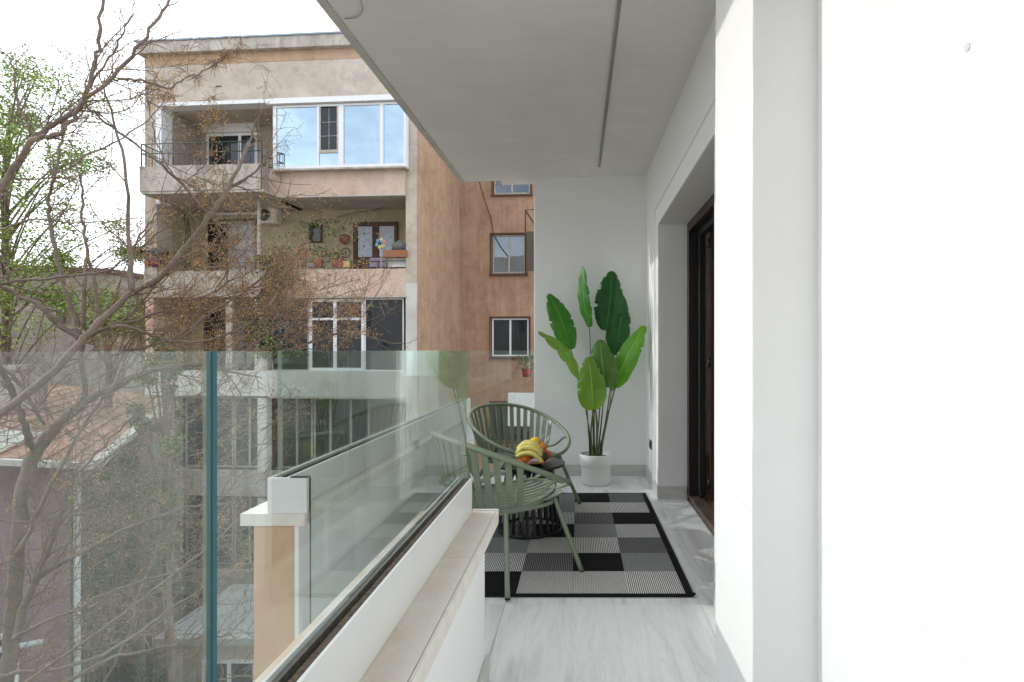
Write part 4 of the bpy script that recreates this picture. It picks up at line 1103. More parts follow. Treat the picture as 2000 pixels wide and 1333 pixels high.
def small(name, mb, mat, px, py, off, label, cat): 
    o = mb.build(name, mat); o.location = BW(px, py, off); o.rotation_euler = (0, 0, R(AG)); tag(o, label, cat); return o
mb = MB(); mb.lathe([(0, 0), (.165, 0), (.165, .03), (0, .035)], 28); q = small('wall_disc', mb, plain('patterned_disc', (.30, .10, .09), .7, var=.6, scale=30), 674, 468, ym - .02, 'dark red patterned disc hanging left of the brown door', 'wall decoration'); q.rotation_euler = (R(90), 0, R(AG))
mb = MB(); mb.tube(circ(.14, 0, 20), .02, 5, closed=True); mb.tube([(-.13, 0, 0), (.13, 0, 0)], .012, 4); mb.tube([(0, -.13, 0), (0, .13, 0)], .012, 4); q = small('metal_wheel', mb, M['railing'], 675, 494, .5, 'dark spoked metal wheel under the patterned disc', 'wheel'); q.rotation_euler = (R(90), 0, R(AG))
e = empty('pinwheel', BW(743, 476, -.05), R(AG), label='multicoloured flower pinwheel on a stick in front of the brown door', cat='pinwheel')
for i, cc in enumerate(((.5, .18, .14), (.5, .5, .46), (.10, .25, .40), (.12, .32, .42), (.5, .46, .15), (.5, .42, .25))):
    mb = MB(); a = i * math.pi / 3 + .3; mb.ball((.11 * math.cos(a), 0, .11 * math.sin(a)), .055, (1, .25, 1), 10); mb.build('petal', plain('petal_%d' % i, cc, .5), e)
mb = MB(); mb.ball((0, -.02, 0), .035, (1, .6, 1), 10); mb.build('centre', M['black'], e)
mb = MB(); mb.tube([(0, .02, 0), (.02, .02, -.75)], .008, 4); mb.build('stick', M['wframe'], e)
mb = MB(); mb.box(-.34, .34, -.16, .12, 0, .20); small('flower_box', mb, TC, 775, 504, .05, 'long terracotta planter at the right end of the loggia', 'planter')
mb = MB(); mb.box(-.24, .24, -.15, .15, 0, .26); small('storage_box', mb, PU, 742, 523, .15, 'pale purple storage box below the pinwheel', 'box')
mb = MB(); mb.box(-.42, .42, -.12, .15, 0, .25); small('storage_box', mb, WH, 768, 523, .2, 'white storage box under the terracotta planter', 'box')
mb = MB(); mb.box(-.13, .13, -.1, .1, 0, .22); mb.box(-.09, .09, -.07, .07, .22, .30); small('basket', mb, RD, 664, 523, .05, 'small red and white basket beneath the spoked wheel', 'basket')
mb = MB(); mb.box(-.10, .10, -.1, .1, 0, .18); small('storage_box', mb, YE, 680, 523, .06, 'small yellowish carton right of the red basket', 'box')
mb = MB(); mb.box(-.22, .22, -.1, .1, 0, .06); small('tray', mb, PU, 615, 523, .05, 'flat blue tray on the loggia parapet', 'tray')
mb = MB(); mb.lathe([(0, 0), (.20, 0), (.25, .10), (.17, .18), (0, .20)], 16); small('basin', mb, BL, 312, 498, .0, 'upturned teal basin at the left end of the loggia', 'basin')
mb = MB(); mb.lathe([(0, 0), (.13, 0), (.16, .1), (.1, .16), (0, .17)], 12); small('bird_box', mb, M['black'], 271, 494, -.1, 'black bowl hung outside the left corner of the loggia', 'bowl')
mb = MB(); mb.lathe([(0, 0), (.2, .02), (.22, .2), (0, .34)], 14); small('cushion', mb, plain('grey_cloth', (.12, .12, .12), .9, var=.4, scale=20), 780, 492, .1, 'dark bundle resting on the terracotta planter', 'bundle')
# vines strung below the loggia ceiling
mb = MB(); rr = random.Random(5)
pts = [(588, 432), (605, 437), (622, 430), (650, 428), (675, 420), (700, 414), (725, 412), (748, 406)]
cz = [BW(a, c, .3) for a, c in pts]; mb.tube(smooth_path(cz, 4), .012, 4)
for _ in range(90):
    a = rr.choice(smooth_path(cz, 4)); q = a + Vector((rr.uniform(-.3, .3), rr.uniform(-.1, .1), -rr.random() ** 2 * .55)); mb.tube([a, (a + q) / 2 + Vector((rr.uniform(-.06, .06), 0, 0)), q], .005, 3, cap=False)
o = mb.build('vine', M['brown_edge']); tag(o, 'thin brown vine strung under the ceiling of the middle loggia', 'vine')
mb = MB()
for _ in range(260):
    px = rr.gauss(640, 34); py = 432 + abs(rr.gauss(0, 26)); c = BW(px, py, .25 + rr.uniform(-.1, .1)); s = rr.uniform(.02, .045); u = Vector((rr.uniform(-1, 1), rr.uniform(-1, 1), rr.uniform(-1, 1))).normalized(); w = u.orthogonal(); mb.quad(c - u * s, c - w * s * .6, c + u * s, c + w * s * .6)
q = mb.build('vine_leaves', G1, o); q['kind'] = 'stuff'

# ------------------------------------------------------------------ purple house with the rusty metal roof
A = Vector((-8.78, 10.0, 0)); e1 = Vector((-.528, .849, 0)); e2 = Vector((-.849, -.528, 0))
ZE, MS = -.66, .17
def H(u, v, z=None): q = A + e1 * u + e2 * v; q.z = (ZE + MS * v) if z is None else z; return q
hs = empty('small_house', label='low mauve house with a patched rusty metal roof behind the glass', cat='house')
M['mauve'] = plaster('mauve_render', (.33, .225, .245), (.22, .155, .165), (.40, .31, .32), fine=14)
M['ochre'] = plaster('brown_brick_gable', (.20, .14, .08), (.08, .06, .04), (.34, .25, .13), fine=9, bmp=.6)
M['rust'] = plaster('rusty_sheet', (.36, .20, .145), (.25, .13, .09), (.46, .31, .24), streak=(2, 2, 2), fine=9, rough=.6)
M['paletin'] = plaster('pale_tin_sheet', (.55, .53, .50), (.38, .33, .29), (.66, .65, .63), streak=(2, 2, 2), fine=9, rough=.5)
i_ = .25
mb = MB(); mb.hexa([H(i_, i_, GZ), H(i_, 9, GZ), H(16, 9, GZ), H(16, i_, GZ)], [H(i_, i_, ZE - .1), H(i_, 9, ZE + 1.3), H(16, 9, ZE + 1.3), H(16, i_, ZE - .1)]); mb.build('side_wall', M['ochre'], hs)
mb = MB(); mb.quad(H(i_ - .01, i_ - .02, GZ), H(i_ - .01, 9, GZ), H(i_ - .01, 9, ZE + 1.2), H(i_ - .01, i_ - .02, ZE - .12)); mb.build('front_wall', M['mauve'], hs)
rr = random.Random(11); v0 = -.12; nst = 12
for k in range(nst):
    w = .62; u0 = -.15; parts_ = [u0] + sorted(rr.uniform(2, 14) for _ in range(2)) + [16.5]
    for j in range(3):
        a, c = parts_[j], parts_[j + 1]; dz = .008 * ((k + j) % 2) + .002 * k * 0
        lo = [H(a, v0), H(c, v0), H(c, v0 + w - .01), H(a, v0 + w - .01)]
        mb = MB(); mb.hexa([q + Vector((0, 0, dz)) for q in lo], [q + Vector((0, 0, dz + .012)) for q in lo])
        t0 = [H(a, v0 + w - .03), H(c, v0 + w - .03), H(c, v0 + w + .005), H(a, v0 + w + .005)]
        mb.hexa([q + Vector((0, 0, dz)) for q in t0], [q + Vector((0, 0, dz + .05)) for q in t0])
        t0 = [H(a, v0 + w * .5 - .012), H(c, v0 + w * .5 - .012), H(c, v0 + w * .5 + .012), H(a, v0 + w * .5 + .012)]
        mb.hexa([q + Vector((0, 0, dz)) for q in t0], [q + Vector((0, 0, dz + .035)) for q in t0])
        mb.build('roof_sheet', M['paletin'] if rr.random() < .16 else M['rust'], hs)
    v0 += w
lo = [H(-.3, v0 - .1), H(17, v0 - .1), H(17, v0 + 9, ZE + MS * v0 - 1), H(-.3, v0 + 9, ZE + MS * v0 - 1)]
mb = MB(); mb.hexa(lo, [q + Vector((0, 0, .03)) for q in lo]); mb.build('far_roof', M['rust'], hs)
mb = MB(); lo = [H(-.22, -.28, ZE - .10), H(15, -.28, ZE - .10), H(15, -.10, ZE - .10), H(-.22, -.10, ZE - .10)]; mb.hexa(lo, [q + Vector((0, 0, .13)) for q in lo]); mb.build('gutter', M['paletin'], hs)
mb = MB(); lo = [H(-.32, -.25, ZE - .13), H(-.16, -.25, ZE - .13), H(-.24, 8, ZE + 1.25), H(-.32, 8, ZE + 1.25)]; mb.hexa(lo, [q + Vector((0, 0, .1)) for q in lo]); mb.build('verge_board', M['paletin'], hs)
mb = MB(); mb.tube([H(.12, .12, ZE - .15), H(.12, .12, GZ)], .05, 8); mb.build('downpipe', M['grey_metal'], hs)
for (a, c, z0, z1) in ((1.6, 2.5, -2.6, -1.4), (3.4, 4.6, -4.3, -2.6), (.9, 2.2, -5.2, -3.6)):
    f = MB(); g = MB()
    def bx(mb, v0_, v1_, z0_, z1_, p0, p1): 
        lo = [H(p0, v0_, z0_), H(p0, v1_, z0_), H(p1, v1_, z0_), H(p1, v0_, z0_)]; mb.hexa(lo, [q + Vector((0, 0, z1_ - z0_)) for q in lo])
    bx(f, a, a + .07, z0, z1, .16, .24); bx(f, c - .07, c, z0, z1, .16, .24); bx(f, a, c, z1, z1 + .07, .16, .24); bx(f, a, c, z0 - .07, z0, .13, .24); bx(f, (a + c) / 2 - .03, (a + c) / 2 + .03, z0, z1, .17, .24)
    o = f.build('window', M['wframe'], hs); bx(g, a + .07, c - .07, z0, z1, .2, .23); g.build('pane', M['winglass'], o)
c = H(7.4, 2.45)
mb = MB(); mb.box(c.x - .35, c.x + .35, c.y - .3, c.y + .3, c.z - .3, c.z + 1.05); mb.box(c.x - .42, c.x + .42, c.y - .37, c.y + .37, c.z + 1.052, c.z + 1.16); mb.build('chimney', M['conc'], hs)
mb = MB(); mb.tube([H(-.7, .4, -3.45), H(-.7, 9, -3.45)], .05, 8); mb.tube([H(-.7, .9, -3.45), H(.24, .9, -3.45)], .03, 6); mb.tube([H(-.7, 4, -3.45), H(.24, 4, -3.45)], .03, 6); mb.build('pipe_rail', M['grey_metal'], hs)

# plain grey house further left and dark neighbours
nb = empty('grey_house', label='plain grey rendered house with a dark red roof edge far left', cat='house')
a, c = W(-260, 516, 24), W(214, 522, 27)
mb = MB(); mb.hexa([(a.x, a.y, GZ), (c.x, c.y, GZ), (c.x + .3, c.y + 9, GZ), (a.x, a.y + 12, GZ)], [(a.x, a.y, a.z), (c.x, c.y, a.z), (c.x + .3, c.y + 9, a.z), (a.x, a.y + 12, a.z)]); mb.build('wall', plaster('grey_render', (.34, .31, .27), (.26, .235, .205), (.40, .37, .33), fine=10), nb)
mb = MB(); mb.hexa([(a.x, a.y - .15, a.z), (c.x + .15, c.y - .15, a.z), (c.x + .4, c.y + 9, a.z), (a.x, a.y + 12, a.z)], [(a.x, a.y - .15, a.z + .22), (c.x + .15, c.y - .15, a.z + .22), (c.x + .4, c.y + 9, a.z + .22), (a.x, a.y + 12, a.z + .22)]); mb.build('roof_edge', plain('maroon_edge', (.10, .045, .05), .7, var=.3), nb)
for (px, py) in ((262 / 2, 625), (70, 610)):
    q = W(px, py, 25.2); k = (q.x - a.x) / (c.x - a.x); yy = a.y + (c.y - a.y) * k
    window(nb, q.x - .3, q.x + .3, q.z - .45, q.z + .45, yy - .01, .07, (.5,), 'oldwood', 'darkglass')
nb = empty('far_block', label='low dull building between the grey house and the apartment block', cat='building')
a = W(180, 545, 34); c = W(300, 545, 34)
mb = MB(); mb.box(a.x - 1, c.x + 2, 34, 40, GZ, a.z); mb.build('wall', M['gwhite'], nb)
window(nb, a.x + .5, a.x + 1.8, a.z - 2.6, a.z - 1.2, 33.99, .1, (.5,), 'wframe', 'darkglass')

# yard wall and sheds at the foot of the apartment building
sh = empty('yard_shed', label='grey concrete yard shed below the loggias behind the glass', cat='shed')
mb = MB(); mb.box(-9.2, -5.6, 12.6, 15.2, GZ, -5.2); mb.build('wall', M['conc'], sh)
mb = MB(); mb.box(-9.4, -5.4, 12.4, 15.3, -5.2, -5.05); mb.build('roof', M['grey_metal'], sh)
window(sh, -8.4, -7.2, -6.6, -5.6, 12.59, .07, (.5,), 'wframe', 'darkglass')

# unseen block added behind the viewer to cut sky light on wall and pillar
cb = empty('unseen_sky_blocker', label='plain rendered block added unseen behind the viewer to block sky light', cat='building')
mb = MB(); mb.box(-26, 3, -20, -7.5, GZ, 9.5); mb.build('wall', M['gwhite'], cb)
for i in range(7):
    for j in range(5): window(cb, -24 + i * 3.6, -22.6 + i * 3.6, -6.5 + j * 3.1, -5.0 + j * 3.1, -7.39, .08, (.5,), 'wframe', 'darkglass')
# ------------------------------------------------------------------ trees
def barkmat(name, c, d):
    m, n, b, o = newmat(name); v = coords(n, (1, 1, 1), world=True)
    f = noise(n, v, 16, 7, .7, .6); f2 = noise(n, v, 2.2, 4)
    col = mixc(n, .5, ramp(n, f, [(.34, d), (.62, c)]), ramp(n, f2, [(.35, d), (.65, c)]))
    n.links.new(col, b.inputs['Base Color']); b.inputs['Roughness'].default_value = .85; b.inputs['Specular IOR Level'].default_value = .2
    bump(n, b, f, .7, .01); return m
M['bark'] = barkmat('grey_brown_bark', (.27, .215, .18), (.12, .09, .072))
M['twig'] = barkmat('brown_twig_bark', (.26, .19, .145), (.12, .085, .065))
M['berry'] = plain('dry_amber_berries', (.56, .31, .095), .6, var=.4, scale=3)
M['bud'] = plain('fresh_green_buds', (.30, .36, .07), .6, var=.3, scale=5)
M['leafy'] = plain('spring_leaves', (.31, .40, .085), .55, var=.4, scale=1.2)
M['leafy2'] = plain('dark_spring_leaves', (.17, .26, .055), .55, var=.4, scale=1.2)

TR = random.Random(21)
tree = empty('bare_tree', (-4.4, 5.2, GZ), label='bare tree with curved grey branches and clusters of dry amber berries', cat='tree')
T0 = Vector(tree.location)
def shift(mb):
    mb.v = [(x - T0.x, y - T0.y, z - T0.z) for (x, y, z) in mb.v]; return mb
# traced limbs: list of (px, py), start and end depth, start and end radius in photo pixels
limbs = [
 ([(-25, 1500), (10, 1333), (25, 1200), (35, 1080), (53, 923), (88, 857), (123, 820), (167, 783)], 6.6, 6.6, 20, 14),
 ([(167, 783), (233, 750), (290, 725), (350, 716), (395, 711), (450, 725)], 6.6, 7.0, 11, 5),
 ([(167, 783), (160, 704), (157, 656), (126, 557), (100, 446), (94, 394), (110, 336), (123, 262), (118, 215)], 6.6, 6.4, 8, 2),
 ([(-60, 835), (0, 806), (60, 765), (137, 692), (185, 640), (252, 578), (326, 530), (410, 420), (446, 368), (488, 278)], 5.6, 6.6, 13, 4.5),
 ([(446, 368), (480, 350), (510, 325), (528, 300), (524, 285)], 6.5, 6.6, 4, 1.6),
 ([(257, 572), (252, 462), (244, 336), (231, 263), (207, 184), (186, 120)], 6.0, 5.9, 6, 1.6),
 ([(-60, 470), (0, 372), (58, 284), (80, 268), (110, 263), (142, 231), (173, 189), (247, 121), (294, 58), (331, 0), (350, -60)], 5.2, 5.5, 9, 3),
 ([(58, 284), (68, 266), (110, 240), (152, 210), (173, 173), (183, 130), (192, 95), (202, 0), (206, -50)], 5.3, 5.6, 8, 3.5),
 ([(68, 266), (50, 235), (32, 194), (26, 137), (14, 110), (-20, 80)], 5.3, 5.4, 4, 1.5),
 ([(205, 160), (220, 157), (262, 155), (325, 171), (352, 158), (385, 145), (441, 113)], 5.4, 6.2, 4, 1.6),
 ([(173, 173), (200, 130), (230, 90), (250, 45), (262, 0)], 5.5, 5.6, 3.5, 1.5),
 ([(163, 640), (163, 560), (170, 499), (163, 430), (160, 357), (140, 310)], 6.5, 6.7, 6, 2),
 ([(194, 640), (190, 590), (173, 499)], 6.5, 6.6, 5, 4),
 ([(0, 450), (60, 430), (130, 435), (205, 433), (270, 425)], 6.9, 7.3, 3, 1.2),
 ([(-40, 560), (0, 554), (80, 545), (158, 536), (220, 522), (290, 470), (360, 420)], 6.0, 6.6, 5, 1.8),
 ([(-40, 545), (0, 559), (40, 580), (79, 599), (110, 630), (157, 662)], 6.2, 6.5, 5, 8),
 ([(110, 340), (180, 300), (240, 270), (300, 225), (330, 170)], 6.3, 7.0, 3, 1.2),
 ([(165, 205), (220, 250), (290, 300), (340, 345), (410, 420)], 5.8, 6.5, 2.6, 4.5),
 ([(340, 345), (310, 290), (298, 235), (285, 190)], 6.2, 6.4, 2.4, 1.2),
 ([(215, 638), (250, 638), (300, 657), (349, 667), (412, 664), (482, 635), (520, 600), (545, 570)], 6.1, 6.8, 5.5, 2),
 ([(215, 632), (250, 631), (301, 613), (349, 592), (406, 577), (442, 550), (450, 500), (475, 460), (490, 440)], 6.3, 7.2, 4.5, 1.5),
 ([(190, 700), (250, 686), (340, 660), (406, 616), (475, 571), (520, 538), (565, 505), (589, 469)], 6.5, 7.6, 5, 1.6),
 ([(455, 700), (484, 682), (535, 645), (580, 612), (640, 586), (700, 566)], 6.8, 7.8, 3.6, 1.2),
 ([(540, 690), (590, 676), (649, 655), (700, 628), (748, 556)], 7.2, 8.0, 3.4, 1.2),
 ([(649, 655), (700, 652), (750, 668), (790, 672)], 7.6, 8.0, 2, 1),
 ([(157, 662), (210, 640), (260, 610), (300, 560), (350, 515), (420, 470), (460, 430), (478, 405)], 6.6, 7.3, 4.5, 1.5),
 ([(251, 576), (252, 500), (290, 440), (330, 395), (370, 350), (400, 320)], 6.2, 6.9, 3, 1.2),
 ([(-30, 1340), (0, 1324), (50, 1312), (106, 1308), (190, 1284), (265, 1239), (331, 1192), (397, 1149), (460, 1110)], 5.6, 6.4, 7, 3),
 ([(25, 1250), (53, 1231), (148, 1189), (225, 1152), (330, 1120), (400, 1090)], 6.0, 6.6, 5, 2),
 ([(33, 1250), (40, 1205), (66, 1139), (110, 1105), (159, 1080), (238, 1038), (318, 1006), (370, 990), (430, 985)], 6.4, 6.8, 11, 3),
 ([(40, 1340), (90, 1305), (185, 1239), (278, 1170), (370, 1096), (402, 1072), (470, 1010)], 5.6, 6.3, 4.5, 2),
 ([(120, 1340), (212, 1287), (265, 1276), (330, 1262), (397, 1245), (450, 1240)], 6.1, 6.6, 6, 2.5),
 ([(35, 1080), (75, 1000), (110, 930), (155, 845), (200, 780), (240, 730), (275, 690)], 6.1, 6.4, 6, 2.5),
 ([(-10, 700), (20, 760), (45, 820), (60, 870)], 6.0, 6.5, 7, 9),
 ([(88, 830), (60, 790), (30, 740), (-10, 705)], 6.3, 6.2, 4, 6),
 ([(60, 1140), (90, 1060), (130, 990), (170, 930), (230, 880), (300, 830), (360, 790), (410, 760)], 6.4, 7.0, 4, 1.5),
 ([(66, 1139), (110, 1040), (130, 960), (175, 900), (245, 830), (285, 790)], 6.5, 6.9, 4.5, 2),
 ([(-20, 1010), (40, 1020), (110, 1010), (190, 995), (260, 950), (340, 920), (420, 905)], 5.9, 6.5, 3, 1.2),
 ([(200, 1340), (255, 1230), (270, 1160), (300, 1090), (330, 1000)], 6.2, 6.8, 4, 1.5),
]
paths = []
rootp = None
for i, (pp, d0, d1, r0, r1) in enumerate(limbs):
    n_ = len(pp); w = []
    for k, (x, y) in enumerate(pp):
        d = d0 + (d1 - d0) * k / (n_ - 1) + TR.uniform(-.05, .05) * (0 < k < n_ - 1)
        w.append(W(x, y, d))
    q = smooth_path(w, 5); m_ = len(q)
    q = [a + Vector((TR.gauss(0, .006), TR.gauss(0, .01), TR.gauss(0, .006))) for a in q]
    rad = [(r0 + (r1 - r0) * (k / (m_ - 1)) ** .9) * .68 * (d0 + (d1 - d0) * k / (m_ - 1)) / F * (1 + TR.uniform(-.08, .08)) for k in range(m_)]
    if i == 0:
        base = Vector((q[0].x - .1, q[0].y, GZ)); q = [base, base.lerp(q[0], .5)] + q; rad = [.30, .2] + rad
        shift(MB().tube(q, rad, 10)).build('trunk', M['bark'], tree)
    else:
        shift(MB().tube(q, rad, 7 if r0 > 4 else 6)).build('branch', M['bark'], tree)
    paths.append((q, rad))

mtw, mbr, mbd = MB(), MB(), MB()
OCT = [(1, 0, 0), (-1, 0, 0), (0, 1, 0), (0, -1, 0), (0, 0, 1), (0, 0, -1)]
OF = [(0, 2, 4), (2, 1, 4), (1, 3, 4), (3, 0, 4), (2, 0, 5), (1, 2, 5), (3, 1, 5), (0, 3, 5)]
def berry(p, r):
    b = len(mbr.v)
    for o_ in OCT: mbr.v.append((p.x + o_[0] * r, p.y + o_[1] * r, p.z + o_[2] * r))
    for f_ in OF: mbr.face([b + a for a in f_], True)
def rv(s): return Vector((TR.gauss(0, s), TR.gauss(0, s), TR.gauss(0, s)))
def cluster(p, t, n_, size):
    for _ in range(n_):
        a = p + t * TR.uniform(0, size); q = a + rv(size * .42) + Vector((0, 0, -.2 * size))
        mtw.tube([a, q], .0016, 3, cap=False); berry(q, TR.uniform(.0052, .0085))
def pxof(p): return VX + p.x / p.y * F, VY - (p.z - EYE) / p.y * F
def grow(p, t, ln, r, lv):
    """a zigzag shoot that bends upward; returns nothing, adds to the twig mesh"""
    k = max(3, int(ln / .07)); pts = [p]; dirs = []
    for i in range(k):
        t = (t + rv(.13) + Vector((0, 0, .055))).normalized(); dirs.append(t)
        pts.append(pts[-1] + t * ln / k)
    if any(q.y < 3.6 for q in pts): return
    mtw.tube(pts, [r * (1 - .65 * i / k) for i in range(k + 1)], 4 if r > .004 else 3, cap=False)
    px, py = pxof(pts[-1])
    if lv > 0:
        for i in range(1, k):
            if TR.random() < (.50 if lv > 1 else .42):
                s = dirs[i].cross(rv(1)).normalized(); nd = (dirs[i] * .62 + s * .75).normalized()
                grow(pts[i], nd, ln * TR.uniform(.35, .6), r * .58, lv - 1)
    dens = 0.0
    if 130 < px < 760 and 60 < py < 690: dens = .4
    if 270 < px < 720 and 380 < py < 680: dens = .80
    if py > 690: dens = .14
    if TR.random() < dens: cluster(pts[-1], dirs[-1], TR.randint(6, 16), TR.uniform(.07, .16))
    if TR.random() < (.22 if px > 60 else .1):
        for _ in range(TR.randint(2, 5)):
            c = pts[-1] + rv(.014); s = TR.uniform(.006, .014); u = rv(1).normalized(); w_ = u.orthogonal().normalized()
            mbd.quad(c - u * s, c - w_ * s * .5, c + u * s, c + w_ * s * .5)
for i, (q, rad) in enumerate(paths):
    m_ = len(q)
    for k in range(2, m_ - 1):
        px, py = pxof(q[k])
        if not (-80 < px < 800 and -60 < py < 1400): continue
        t = (q[k + 1] - q[k - 1]); seg = t.length; t.normalize()
        want = .30
        if 250 < px < 720 and 400 < py < 690: want = .50
        if py > 700: want = .42
        if py < 260: want = .30
        while TR.random() < want:
            want -= .5
            s = t.cross(rv(1)).normalized(); nd = (t * .7 + s * .75).normalized()
            if nd.y < -.3: nd.y *= -.4
            grow(q[k], nd, TR.uniform(.28, .8), min(rad[k] * .55, .0085), 2 if TR.random() < .6 else 1)
    # the tip carries berries
    if i > 0:
        t = (q[-1] - q[-2]).normalized(); grow(q[-1], t, TR.uniform(.2, .45), rad[-1] * .8, 2)
# berry clouds seen on the outer twigs
for (px, py, d, k) in ((445, 105, 6.2, 5), (470, 92, 6.2, 4), (425, 120, 6.2, 4), (385, 140, 6.1, 2), (340, 180, 5.8, 3), (418, 235, 6.5, 4), (430, 222, 6.5, 3), (405, 250, 6.5, 3), (438, 198, 6.5, 2), (300, 190, 5.6, 2), (430, 350, 6.6, 3), (390, 360, 6.6, 3), (440, 330, 6.6, 3), (270, 210, 6.0, 3), (165, 235, 6, 3), (280, 260, 6.3, 3)):
    for _ in range(k):
        c = W(px + TR.gauss(0, 14), py + TR.gauss(0, 8), d); a = W(px - 12, py + 12, d); mtw.tube([a, (a + c) / 2 + rv(.02), c], .003, 3, cap=False)
        cluster(c, rv(1).normalized(), 18, .12)
# loose tangle in front of the lower loggia
for _ in range(70):
    px, py = TR.gauss(520, 120), TR.gauss(610, 48)
    if px > 770 or py > 690 or py < 500: continue
    d = TR.uniform(6.6, 8.2); grow(W(px, py, d), Vector((TR.uniform(-.4, 1), TR.uniform(-.2, .4), TR.uniform(-.1, .7))).normalized(), TR.uniform(.3, .7), .0055, 2)
for _ in range(260):
    px, py = TR.uniform(0, 520), TR.uniform(720, 1330); d = TR.uniform(6.2, 8.5)
    grow(W(px, py, d), Vector((TR.uniform(-.5, 1), TR.uniform(-.2, .4), TR.uniform(-.2, .7))).normalized(), TR.uniform(.4, 1.0), .0065, 2)
for mb_, nm, mt in ((mtw, 'twigs', M['twig']), (mbr, 'berries', M['berry']), (mbd, 'buds', M['bud'])):
    o = shift(mb_).build(nm, mt, tree); o['kind'] = 'stuff'
print('TREE faces', len(mtw.f), len(mbr.f), len(mbd.f))

def leaftree(name, x, y, top, rads, label, seed, n=26000, mats=(M['leafy'], M['leafy2']), cat='tree', clumps=26, ls=(.05, .10), base=None):
    rr = random.Random(seed); e = empty(name, (x, y, GZ), label=label, cat=cat)
    hgt = top - GZ; q = [(0, 0, 0), (.1, 0, hgt * .3), (-.1, .1, hgt * .6), (0, 0, hgt * .85)]
    MB().tube(smooth_path(q, 4), [(.10 if 'ivy' in name else .2) * (1 - .06 * i) for i in range(13)], 8).build('trunk', M['bark'], e)
    cs = []
    for _ in range(clumps):
        a = rr.uniform(0, 6.283); u = rr.random() ** .5; zf = rr.uniform(-1, 1)
        c = Vector((math.cos(a) * u * rads[0] * (1 - .4 * zf * zf), math.sin(a) * u * rads[1] * (1 - .4 * zf * zf), hgt - rads[2] + zf * rads[2] * .85)); cs.append((c, rr.uniform(.22, .42) * min(rads)))
        s = Vector((0, 0, max(hgt * .35, c.z - 2.2))); MB_ = MB(); MB_.tube(smooth_path([s, s.lerp(c, .5) + Vector((0, 0, .2)), c], 4), [.032 * (1 - .08 * i) for i in range(9)], 5); MB_.build('branch', M['bark'], e)
    for ki, mt in enumerate(mats):
        mb = MB()
        for _ in range(n // len(mats)):
            c, r = cs[rr.randrange(len(cs))]
            v_ = Vector((rr.gauss(0, 1), rr.gauss(0, 1), rr.gauss(0, .75))); v_ = v_.normalized() * r * rr.uniform(.35, 1.15)
            p = c + v_; s = rr.uniform(*ls); u = Vector((rr.uniform(-1, 1), rr.uniform(-1, 1), rr.uniform(-.5, .5))).normalized(); w_ = u.cross(Vector((rr.uniform(-1, 1), rr.uniform(-1, 1), rr.uniform(-1, 1)))).normalized()
            mb.quad(p - u * s, p - w_ * s * .45, p + u * s, p + w_ * s * .45)
        o = mb.build('crown', mt, e); o['kind'] = 'stuff'
    return e
leaftree('leafy_tree', -16.9, 16.6, 10.4, (3.3, 2.0, 4.6), 'tall light green tree in young leaf at the left edge of the photo', 3, 30000, clumps=70, ls=(.03, .062))
leaftree('leafy_tree', -14.6, 17.5, 4.6, (2.0, 1.4, 1.6), 'lower leafy green tree beside the left corner of the apartment block', 8, 9000, clumps=14, ls=(.035, .075))
leaftree('ivy_tree', -8.2, 11.2, 2.1, (.55, .5, 2.6), 'slim dark trunk wrapped in ivy in front of the loggias', 15, 7200, (plain('dark_ivy', (.045, .06, .025), .6, var=.5, scale=6), M['leafy2']), clumps=26, ls=(.025, .05))
rr = random.Random(2)
# climbing plant on the facade between the loggias
cp = empty('climbing_plant', BW(520, 640, -.05), label='dark climbing plant on the facade between the middle and lower loggias', cat='climbing plant'); q0 = Vector(cp.location)
M['ivy'] = plain('dark_ivy_leaves', (.05, .075, .025), .6, var=.5, scale=6)
for mt, k in ((M['ivy'], 1700), (M['leafy2'], 400)):
    mb = MB()
    for _ in range(k):
        t = rr.random(); px = 520 + 22 * math.sin(t * 7) + rr.gauss(0, 12 + 10 * t); py = 500 + 200 * t; c = BW(px, py, -.05 - rr.random() * .3) - q0
        s = rr.uniform(.03, .07); u = Vector((rr.uniform(-1, 1), rr.uniform(-1, 1), rr.uniform(-1, 1))).normalized(); w_ = u.orthogonal().normalized(); mb.quad(c - u * s, c - w_ * s * .6, c + u * s, c + w_ * s * .6)
    o = mb.build('foliage', mt, cp); o['kind'] = 'stuff'
mb = MB(); mb.tube(smooth_path([BW(x, y, -.06) - q0 for x, y in ((515, 700), (505, 620), (528, 560), (512, 500))], 5), .045, 6); mb.build('stem', M['bark'], cp)
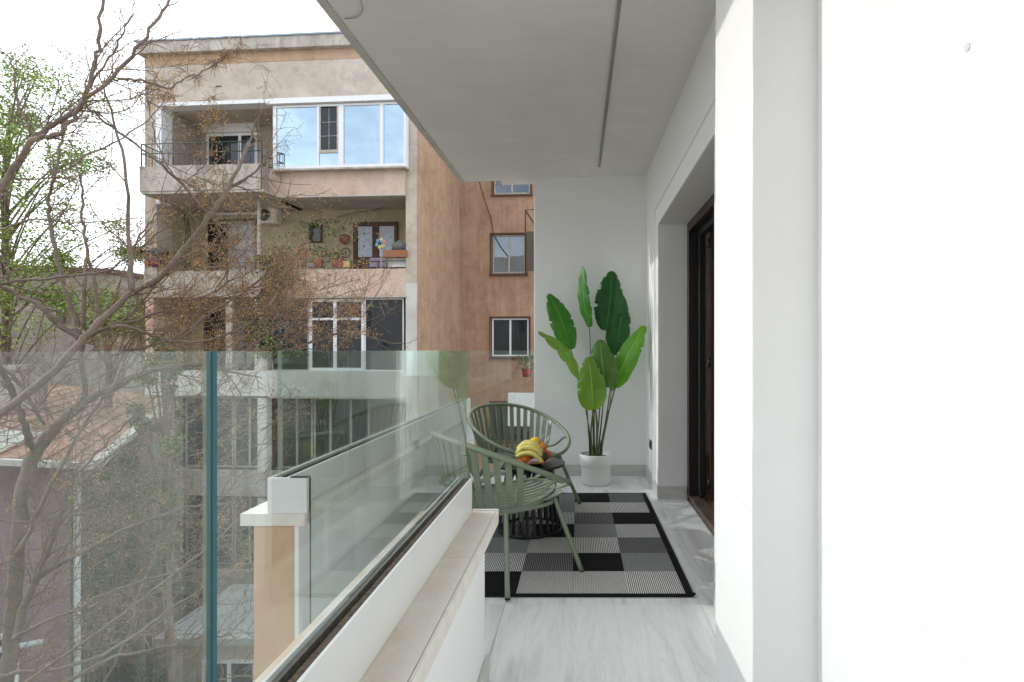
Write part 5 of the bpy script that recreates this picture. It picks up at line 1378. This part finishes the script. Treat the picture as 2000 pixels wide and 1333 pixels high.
# ivy on the side wall of the small house
iv = empty('wall_ivy', H(3, .2, -2), label='dry ivy spreading over the brown side wall of the mauve house', cat='climbing plant'); q0 = Vector(iv.location)
mb = MB(); m2_ = MB()
for _ in range(2600):
    u = rr.uniform(.3, 7.5); z = ZE - .4 - abs(rr.gauss(0, 2.2)); c = H(u, .16 - rr.random() * .15, z) - q0
    s = rr.uniform(.025, .06); u_ = Vector((rr.uniform(-1, 1), rr.uniform(-1, 1), rr.uniform(-1, 1))).normalized(); w_ = u_.orthogonal().normalized(); mb.quad(c - u_ * s, c - w_ * s * .6, c + u_ * s, c + w_ * s * .6)
for _ in range(60):
    u = rr.uniform(.3, 7.5); pp = [H(u, .18, GZ + 1)]
    for k in range(9): u += rr.gauss(0, .3); pp.append(H(u, .17 - rr.random() * .06, GZ + 1 + k * .75))
    m2_.tube([p_ - q0 for p_ in smooth_path(pp, 2)], .012, 4)
o = mb.build('foliage', M['ivy'], iv); o['kind'] = 'stuff'; o = m2_.build('stems', M['twig'], iv); o['kind'] = 'stuff'
# scrub covering the yard
mb = MB(); mt2 = MB()
for _ in range(5200):
    x = rr.uniform(-14, -2.5); y = rr.uniform(8.5, 16); h = max(0, rr.gauss(.9, .6)) + 1.0 * math.exp(-((x + 9) ** 2 + (y - 11) ** 2) / 6)
    c = Vector((x, y, GZ + rr.uniform(0, h))); s = rr.uniform(.04, .11); u = Vector((rr.uniform(-1, 1), rr.uniform(-1, 1), rr.uniform(-1, 1))).normalized(); w_ = u.orthogonal().normalized()
    mb.quad(c - u * s, c - w_ * s * .5, c + u * s, c + w_ * s * .5)
    if rr.random() < .35: mt2.tube([Vector((x, y, GZ)), c + rv(.1), c + Vector((rr.uniform(-.3, .3), 0, .5))], .008, 3, cap=False)
o = mb.build('undergrowth', M['leafy2']); tag(o, kind='stuff', label='dark scrub and ground cover in the yard below', cat='undergrowth')
o = mt2.build('dry_stems', M['twig']); tag(o, kind='stuff', label='dry stems standing in the yard scrub', cat='undergrowth')
